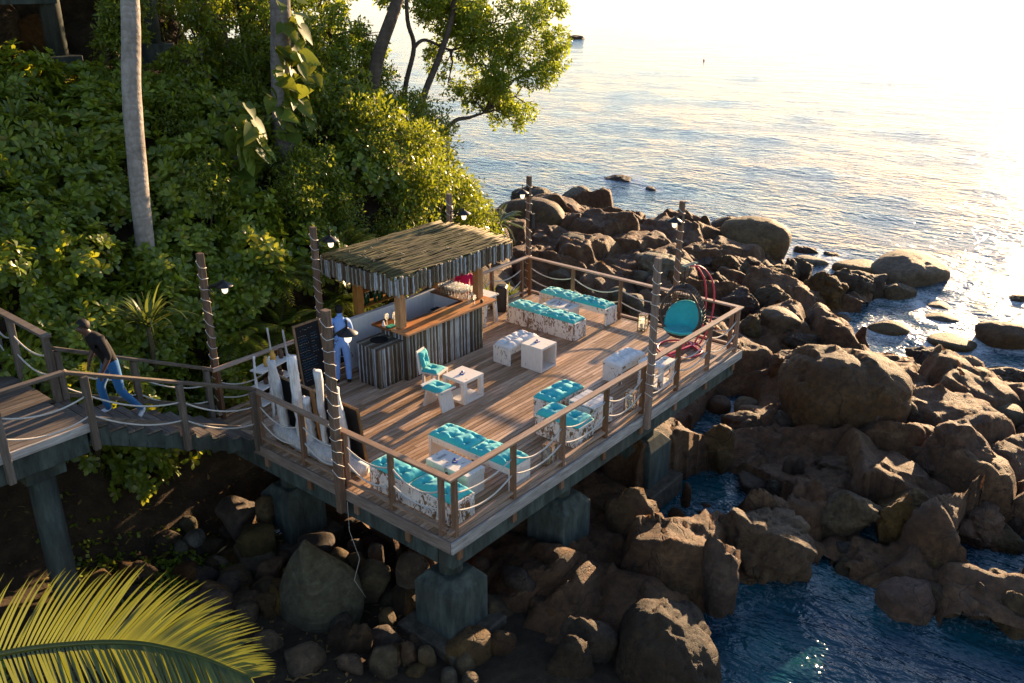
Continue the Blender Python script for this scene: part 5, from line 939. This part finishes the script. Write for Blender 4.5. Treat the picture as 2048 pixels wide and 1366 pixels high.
for x,y,z,s,k in [(8.2,9.2,3.3,1.2,'s'),(9.6,9.8,3.0,1.3,'s'),(10.8,10.6,2.4,1.35,'s'),(11.4,11.0,1.6,1.2,'s'),(11.2,9.8,.9,1.1,'s'),(9.2,8.4,1.5,1.1,'s'),(7.2,8.4,2.4,1.,'s'),(6.4,9.2,3.4,1.1,'r'),(10.4,11.4,4.0,1.2,'s'),(9.6,11.8,4.8,1.,'s'),(11.8,11.8,3.1,1.2,'s'),(7.6,10.6,4.6,1.0,'r'),(8.8,11.0,4.2,1.1,'r'),(5.2,8.6,2.6,.95,'s'),(4.2,8.4,2.2,.9,'s'),(6.2,7.9,1.5,.85,'s'),(1.6,7.0,.5,.6,'r'),(-.5,6.8,.1,.75,'r'),(-1.4,6.75,.6,.8,'r'),(.5,6.75,.1,.6,'r'),(-2.0,7.2,1.2,.9,'r'),(-5.6,6.6,.3,.9,'r'),(-6.3,5.8,-.2,.9,'r'),(-5.5,4.2,-1.2,.8,'r'),(-6.5,3.2,-1.2,.9,'r'),(-7.5,4.4,-.6,1.,'r')]+[(-2.0+.85*i+.2*(i%2),6.75+.35*(i%3),.25+.25*(i%3),.85,'r') for i in range(5)]+[(-2.2+.9*i,7.75,1.5+.2*(i%2),1.,'r') for i in range(6)]+[(-5.2+.55*i,8.6+.35*(i%2),2.3+.3*(i%3),.95,'r') for i in range(9)]+[(-2.1+.5*i,7.5+.2*(i%2),1.2,.75,'r') for i in range(5)]+[(.3,8.0,1.5,.75,'r'),(.75,8.05,1.9,.6,'r'),(-.1,7.9,1.6,.6,'r'),(.45,8.1,2.15,.5,'r')]+[(-1.8+.9*i,8.4,1.9,.9,'r') for i in (0,1,3,4)]+[(-9+.9*i,9.3+.3*(i%2),3.2,1.05,'r') for i in range(9)]+[(-9.2+.8*i,8.3,2.2,1.,'r') for i in range(6)]:
    shrub(k,x,y,z,s,vr.uniform(0,6.28))
# strap-leaved plants
def strap(label,x,y,z,n,L,seed,lean=(0,0),bend=.35,W=.06):
    r=np.random.default_rng(seed); d=dirs(n,r,.15); d[:,:2]*=1.0; d=nrm(d+np.array([lean[0],lean[1],.45])); root=thing('strap_leaved_plant',label,'plant',(x,y,z))
    link('leaf_rosette',npmesh('leaf_rosette',*ribbons(np.zeros((n,3))+r.normal(size=(n,3))*.03,d,np.tile([[0,0,1.]],(n,1))+r.normal(size=(n,3))*.05,L*r.uniform(.7,1.1,n),W*r.uniform(.8,1.2,n),bend*r.uniform(.6,1.5,n)),M['leafD'],False),root)
    MB().tube([(0,0,-.9),(0.03,0,-.3),(0,0,.06)],[.05,.045,.04],8).build('stem',M['stem'],root,True)
strap('long strap-leaved plant arching above the walkway behind the climbing person',-.6,6.95,1.85,60,1.5,1)
strap('strap-leaved plant on the slope above the thicket below the grey trunk',5.7,12,5.5,50,1.2,2,bend=.25)
strap('spiky strap-leaved plant standing against the sea between trunks',9.7,12.5,4.9,60,1.3,3,bend=.22)
strap('pale strap-leaved plant beside the foot of the leaning trunk',8.2,10.4,3.7,40,1.0,4)
strap('strap-leaved plant under the building columns at the top of the slope',-.5,11,5.1,34,1.1,5)
strap('strap-leaved plant outside the rail at the far end of the bar roof',8.6,6.75,-.35,54,1.3,6,bend=.3)
strap('short strap-leaved plant outside the corner of the railings by the speaker',9.7,6.9,-.5,40,1.1,7)
# ferny low branches behind the bar
def fern(label,x,y,z,n,seed,L=.9):
    r=np.random.default_rng(seed); parts=[]; root=thing('feathery_shrub',label,'shrub',(x,y,z)); mb=MB()
    for i in range(n):
        d=nrm(np.array([r.normal()*.8,r.normal()*.5-.4,r.uniform(.0,.9)])); ll=L*r.uniform(.6,1.1); c=np.array([d*ll*t_+np.array([0,0,-.45*ll*t_*t_]) for t_ in np.linspace(0.12,1,16)])
        mb.tube([tuple(q) for q in c[::3]],.006,4,False); tg=nrm(np.gradient(c,axis=0)); s=nrm(np.cross(tg,[0,0,1.]))
        for sg in (-1,1): w_=np.sin(np.linspace(.25,1,16)*math.pi)*.16*ll+.05; parts.append(leaves(c,s*sg+tg*.45,np.tile([[0,0,1.]],(16,1)),w_,w_*.28+.01,.25,.5))
    link('fronds',npmesh('fronds',*cat(parts),M['leafB']),root); mb.build('stems',M['stem'],root)
for i,(x,y,z) in enumerate([(2.3,7.0,.9),(3.2,6.9,.8),(4.0,7.1,1.0),(2.6,7.7,1.9),(1.4,7.2,1.0),(4.6,7.6,2.0)]): fern('feathery-leaved shrub spilling out of the shade behind the bar','%g'%0 and x,y,z,34,100+i,1.15) if False else fern('feathery-leaved shrub spilling out of the shade behind the bar',x,y,z,34,100+i,1.15)
for o in list(bpy.data.objects):
    if o.name.startswith('feathery_shrub'): o['group']='feathery shrubs behind the bar'
fern('leafy sprig reaching out over the huge boulder beside the corner pole',12.8,9.9,.6,16,140,1.1)
# ---------------------------------------------------------------- trees
def tree(label,trunks,crown,lm,nleaf,bm_,seed,L=.14,W=.06,name='tree',branches=()):
    base=trunks[0][0][0]; root=thing(name,label,'tree',base); bx=Vector(base)
    for pts,r0,r1 in trunks:
        P=[]
        pp=[Vector(p)-bx for p in pts]
        for i in range(len(pp)-1):
            for q in range(5):
                t_=q/5; c=[pp[max(0,min(len(pp)-1,i+k))] for k in(-1,0,1,2)]; P.append(.5*((2*c[1])+(c[2]-c[0])*t_+(2*c[0]-5*c[1]+4*c[2]-c[3])*t_**2+(3*c[1]-c[0]-3*c[2]+c[3])*t_**3))
        P.append(pp[-1]); n=len(P); rs=random.Random(seed); MB().tube(P,[(r0+(r1-r0)*i/(n-1))*rs.uniform(.985,1.02) for i in range(n)],14).build('trunk',M[bm_],root,True)
    tips=[Vector(t_[0][-1])-bx for t_ in trunks]; mb=MB(); rs=random.Random(seed+1)
    for b in crown:
        c=Vector(b[:3])-bx; near=min(tips+[ (Vector(t_[0][k])-bx) for t_ in trunks for k in range(1,len(t_[0]))],key=lambda q:(q-c).length); mid=near.lerp(c,.5)+Vector((rs.uniform(-.2,.2),rs.uniform(-.2,.2),.15)); mb.tube([near,mid,c],[.045,.03,.012],6)
        for k in range(5): e=c+Vector((rs.gauss(0,1),rs.gauss(0,1),rs.gauss(0,.8))).normalized()*b[3]*.8; mb.tube([mid.lerp(c,.6),c.lerp(e,.5)+Vector((0,0,.06)),e],[.018,.012,.005],4)
    mb.build('branches',M[bm_],root,True)
    bl=[(b[0]-bx.x,b[1]-bx.y,b[2]-bx.z,b[3]) for b in crown]; sub=[]; r=np.random.default_rng(seed)
    for b in bl:
        for k in range(9): d=nrm(r.normal(size=3)); sub.append((b[0]+d[0]*b[3]*.75,b[1]+d[1]*b[3]*.75,b[2]+d[2]*b[3]*.7,b[3]*r.uniform(.25,.5)))
    link('crown',npmesh('crown',*blobleaves(seed,sub,nleaf,L,W),M[lm]),root); return root
T4C=[(14.83,11.5,6.52,1.27),(16.01,11.0,6.04,1.04),(17.11,11.2,5.26,.68),(13.96,12.0,6.09,1.17),(15.38,11.0,4.2,.94),(15.1,11.3,3.48,.65),(14.08,11.6,5.04,1.0),(13.55,12.5,5.48,.75),(13.75,12.0,7.12,1.16),(15.08,11.5,7.7,1.19),(13.14,12.5,6.83,.83),(15.51,10.8,4.99,.85),(14.8,11.8,4.19,.68),(14.03,12.0,4.01,.44),(12.87,12.0,4.65,.46),(12.52,12.5,7.55,.98),(11.56,13.0,7.69,.81),(16.92,11.4,6.62,.8)]
tree('slender two-stemmed tree whose sunlit crown leans out over the sea',[([(10.97,11.8,.6),(10.97,11.8,2.91),(11.54,11.8,4.34),(12.36,11.8,5.59),(12.95,11.8,6.71),(13.21,11.8,7.97)],.13,.07),([(10.81,12,.6),(10.81,12,2.91),(11.02,12,4.66),(11.46,12,5.84),(11.24,12,6.62),(11.26,12,7.96)],.09,.055),([(11.06,11.6,2.2),(12.51,11.6,3.5),(13.45,11.6,3.63),(14.18,11.6,3.71)],.09,.03),([(11.46,12,5.84),(11.94,12,6.03),(13.02,12,5.69),(13.71,12,5.8)],.06,.025)],T4C,'leafC',38000,'barkdark',5)
tree('leaning dark-barked tree trunk rising past the thicket towards the sea',[([(7.6,11,2.4),(7.95,11,3.75),(8.62,11,4.48),(9.12,11,5.82),(9.92,11,7.2),(10.9,11,9.2)],.22,.15)],[(10.6,11.5,10.3,1.3),(12,12,10.6,1.2),(10.2,10.2,11,1.2)],'leafC',7000,'barkdark',6)
tree('pale smooth-barked trunk standing in front of the broad-leaved thicket',[([(.44,8.6,.4),(.46,8.6,2.75),(.58,8.6,4.7),(.69,8.6,5.89),(.85,8.6,6.86),(.96,8.6,7.87),(1.2,8.6,11.)],.185,.16)],[(1.2,8.7,12.2,1.4),(0,9.4,12.6,1.3),(2.4,9.2,12.5,1.3)],'leafC',6000,'barkpale',7)
tv=tree('grey fissured trunk hung with big vine leaves',[([(4.9,10,1.8),(4.97,10,3.58),(5.06,10,4.63),(5.16,10,5.99),(5.29,10,7.28),(5.45,10,10)],.27,.22)],[(5.5,10.5,11.3,1.4),(4.2,11,11.6,1.3),(6.6,10.8,11.7,1.2)],'leafC',6000,'barkgrey',8)
tree('small leafy tree crowding the top of the slope behind the grey trunk',[([(6.4,13.2,4.),(6.6,13.2,5.6),(6.9,13.3,7.2)],.14,.07)],[(6.2,13,7.4,.8),(7.4,13.4,7.2,.8),(5.2,13.2,7.5,.7),(8.4,13.6,6.9,.6),(7.9,12.8,6.3,.6),(6.8,12.6,6.6,.6)],'leafC',9000,'barkdark',9)
for i,(x,y,z,lab) in enumerate([(4.6,12.6,4.6,'small bushy tree on the slope crest between the pale trunk and the grey trunk'),(8.9,12.9,4.2,'small bushy tree on the slope crest behind the leaning dark trunk'),(3.2,13.6,5.0,'small bushy tree in front of the hillside building columns'),(10.4,13.2,3.4,'small bushy tree beside the two-stemmed tree on the slope crest'),(7.0,11.6,3.8,'small bushy tree between the grey trunk and the leaning dark trunk')]):
    rr_=np.random.default_rng(60+i); tree(lab,[([(x,y,z-1),(x+.1,y,z+.8),(x+.25,y+.1,z+2.)],.08,.04)],[(x+rr_.normal()*.45,y+rr_.normal()*.4,z+1.+j*.32,.42+.12*rr_.random()) for j in range(6)],'leafC' if i%2 else 'leafB',5200,'barkdark',200+i,.13,.055)
tree('short broken tree stump trunk wrapped in big-leaved vine',[([(3.25,9.3,1.4),(3.3,9.4,2.8),(3.4,9.5,4.4)],.2,.15)],[(3.4,9.5,4.6,.25)],'leafE',200,'barkgrey',10,.2,.14)
def vine(label,spots,seed,base):
    r=np.random.default_rng(seed); root=thing('climbing_vine',label,'vine',base); b=np.array(base); parts=[]
    for (x,y,z,n,s) in spots:
        C=np.array([x,y,z])-b+r.normal(size=(n,3))*[s,s*.4,s]; a=nrm(np.stack([r.normal(size=n)*.6,-.5+r.normal(size=n)*.3,-.6+r.normal(size=n)*.4],-1)); u=nrm(np.array([.1,-.8,.6])+r.normal(size=(n,3))*.3); L=r.uniform(.28,.55,n); parts.append(heart(C,a,u,L))
    link('leaves',npmesh('leaves',*cat(parts),M['leafE']),root); sp=[Vector(s[:3])-Vector(base) for s in spots]; MB().tube(sp,.018,6).build('vine_stem',M['stem'],root,True)
vine('big-leaved yellow-green vine climbing the grey fissured trunk',[(4.98,9.65,4.6,8,.2),(5.02,9.6,5.1,14,.28),(5.1,9.6,5.6,14,.3),(5.2,9.6,6.2,14,.3),(5.3,9.6,6.8,12,.3)],3,(4.9,9.65,2.5))
vine('big-leaved vine covering the short broken trunk in the thicket',[(3.0,9.1,3.3,5,.2),(3.35,9.1,3.9,10,.22),(3.4,9.15,4.4,14,.25),(3.45,9.2,4.7,8,.2)],4,(3.2,9.1,2.0))
# ---------------------------------------------------------------- coconut palm in the foreground: crown below the camera, one frond in view
palm=thing('coconut_palm','coconut palm whose sunlit frond sweeps across in front of the walkway rocks','palm tree',(-8.05,-.1,-1.6))
MB().tube([(0,0,-.4),(.05,.02,1.2),(.1,-.02,2.6),(.15,-.1,4.05)],[.19,.16,.14,.15],14).build('trunk',M['barkgrey'],palm,True)
def frond(pts,side0,side1,Lmax,seed,droop=.5,up=(0,0,1),n=74):
    r=np.random.default_rng(seed); pts=[Vector(p) for p in pts]; P=[]
    for i in range(len(pts)-1):
        for q in range(12):
            t_=q/12; c=[pts[max(0,min(len(pts)-1,i+k))] for k in(-1,0,1,2)]; P.append(.5*((2*c[1])+(c[2]-c[0])*t_+(2*c[0]-5*c[1]+4*c[2]-c[3])*t_**2+(3*c[1]-c[0]-3*c[2]+c[3])*t_**3))
    P.append(pts[-1]); A=np.array([tuple(p) for p in P]); m=len(A); root=palm
    rc=MB().tube(P,[.026*(1-.8*i/(m-1))+.004 for i in range(m)],8).build('frond_rachis',M['leafP'],root,True)
    ts=np.linspace(.1,.995,n); ii=ts*(m-1); i0=np.clip(ii.astype(int),0,m-2); fr_=(ii-i0)[:,None]; C=A[i0]*(1-fr_)+A[i0+1]*fr_; tg=nrm(A[i0+1]-A[i0]); up_=np.array(up,float); s=nrm(np.cross(tg,up_)); nn_=np.cross(s,tg)
    L=Lmax*np.clip(np.sin(np.pi*(ts*.86+.12)),.12,1)**.6; parts=[]
    for sg,lift in ((-1,side0),(1,side1)):
        w_=(1-ts)*1.0+.35; d=nrm(s*sg*1.0+tg*(.45+.9*ts**2)[:,None]+nn_*lift+r.normal(size=s.shape)*.035); parts.append(ribbons(C,d,nn_+s*sg*.2,L*r.uniform(.92,1.05,n),np.full(n,.028),np.full(n,droop)*r.uniform(.7,1.3,n),7))
    link('frond_leaflets',npmesh('frond_leaflets',*cat(parts),M['leafP'],False),rc)
PO=Vector((8.05,.1,1.6))
frond([Vector(p)+PO for p in [(-7.9,-.2,2.45),(-7.45,-.9,3.0),(-7.02,-1.46,3.26),(-6.54,-2.03,3.5),(-6.2,-2.43,3.58),(-5.95,-2.72,3.58),(-5.78,-2.95,3.53),(-5.64,-3.15,3.45),(-5.5,-3.36,3.33)]],.18,.18,.82,1,.12,(-.62,-.35,.7),n=124)
for i,(a,e) in enumerate([(1.2,.5),(2.2,.7),(3.3,.5),(4.4,.6),(2.8,-.2),(1.7,-.1),(3.9,-.2)]):
    d=Vector((math.cos(a),math.sin(a),0)); o_=Vector((.15,-.1,4.05)); frond([o_,o_+d*.6+Vector((0,0,.5*e+.2)),o_+d*1.3+Vector((0,0,.6*e+.25)),o_+d*2.0+Vector((0,0,.35*e)),o_+d*2.6+Vector((0,0,-.4+.2*e))],.1,.1,.8,10+i,.3,n=44)
# ---------------------------------------------------------------- litter under the walkway
r=np.random.default_rng(5); n=1500; mx_=r.normal(size=(n,2))*[.5,.42]+[.25,5.35]; base=np.array([[x,y,gz(x,y)+.45*math.exp(-((x-.2)/.5)**2-((y-5.35)/.45)**2)] for x,y in mx_]); pm=MB()
hl=link('litter_mound',npmesh('litter_mound',*leaves(base+r.normal(size=(n,3))*.03,r.normal(size=(n,3))*[1,1,.35],np.tile([[0,0,1.]],(n,1))+r.normal(size=(n,3))*.4,r.uniform(.08,.26,n),r.uniform(.015,.05,n),.2),M['litter'])); hl['kind']='stuff'; hl['label']='dry brown leaf and frond litter heaped on the rocks under the walkway'
n=2600; P=np.stack([r.uniform(-7,2.5,n),r.uniform(.5,7.5,n)],-1); base=np.array([[x,y,gz(x,y)+.015] for x,y in P]); hl=link('leaf_litter',npmesh('leaf_litter',*leaves(base,r.normal(size=(n,3))*[1,1,.15],np.tile([[0,0,1.]],(n,1)),r.uniform(.05,.2,n),r.uniform(.02,.06,n),.15),M['litter'])); hl['kind']='stuff'; hl['label']='scattered dead leaves and twigs on the dark soil under the walkway'
n=1500; C=np.concatenate([np.stack([r.normal(a,.35,n//5),r.normal(b,.3,n//5)],-1) for a,b in ((-2.6,6.2),(-1.6,5.2),(-1.1,5.9),(-2.4,4.6),(-.6,4.6))]); base=np.array([[x,y,gz(x,y)+.05] for x,y in C]); hl=link('ground_creeper',npmesh('ground_creeper',*leaves(base+r.normal(size=(n,3))*.05,nrm(r.normal(size=(n,3)))*[1,1,.4],np.tile([[0,0,1.]],(n,1))+r.normal(size=(n,3))*.4,.1,.07,.2),M['leafA'])); hl['kind']='stuff'; hl['label']='patch of low green creeper on the soil under the walkway'
for i in range(26):
    x,y=r.uniform(.2,1.2),r.uniform(4.9,5.7); a=r.uniform(-.6,.9); L=r.uniform(.3,.7); z=gz(x,y)+.45
    o=MB().tube([(0,0,0),(L*.5*math.cos(a),-L*.5*math.sin(a),.05),(L*math.cos(a),-L*math.sin(a),r.uniform(-.08,.1))],[.014,.012,.007],6).build('dry_stick',M['stem'] if i%3 else M['driftw'],None,True,loc=(x-.3,y,z-.1)); tag(o,'bleached dry stick in the litter heap under the walkway','stick','sticks in the litter heap')
# ---------------------------------------------------------------- building on columns above the slope
hb=thing('hillside_building','teal column-and-beam underside of a building at the top of the slope','building')
for x,y,zb in ((2.83,16,5.3),(.6,15.2,5.2),(6.0,17,5.4),(8.2,17,5.4),(9.5,17.4,5.2),(-3,17,5.4)):
    MB().b(x-.42,x+.42,y-.42,y+.42,zb-.6,zb+.62).build('pedestal',M['conc'],hb,bevel=.02); MB().tube([(x,y,zb+.6),(x,y,9.2)],.25,16).build('column',M['conc'],hb,True)
MB().b(-6,2.9,15.7,16.3,7.15,7.7).build('beam',M['conc'],hb); MB().b(-6,12,14.9,22,9.2,9.5).build('floor_slab',M['conc'],hb); MB().b(-6,12,16.8,17.2,8.7,9.198).build('beam',M['conc'],hb)
for i,(x,y,s) in enumerate([(1.2,18.3,.9),(3.6,18.8,.8),(-.6,18.,.7),(5,18.6,.9),(2.4,19.2,1.0)]):
    o=link('boulder',STM[i],None,(x,y,gz(x,y)+.1)); o.scale=(s,s,s); tag(o,'dry brown boulder on the bare ground beneath the hillside building','boulder','boulders beneath the hillside building')
for i,(x,y) in enumerate([(7.5,18.5),(9.5,19.5),(11,18.6),(5,20.5),(2,21),(-2,20),(12.3,17.4)]): shrub('s',x,y,6.5,1.9,i)
# buoy
tag(MB().lathe([(0,-.15),(.12,-.12),(.16,0),(.1,.12),(.03,.17),(.03,.3),(0,.31)],n=16).build('mooring_buoy',plain('orange_buoy',(.6,.06,.02)),None,True,loc=(110,54,-2.95)),'tiny orange-red mooring buoy far out on the bright sea','buoy')
me=rockmesh(990,'f',(2.2,1.6,.8),4); me.materials.append(M['rockd']); tag(link('sea_rock',me,None,(137,95.7,-2.9)),'dark rock standing alone far out in the sea beyond the tree crown','rock')
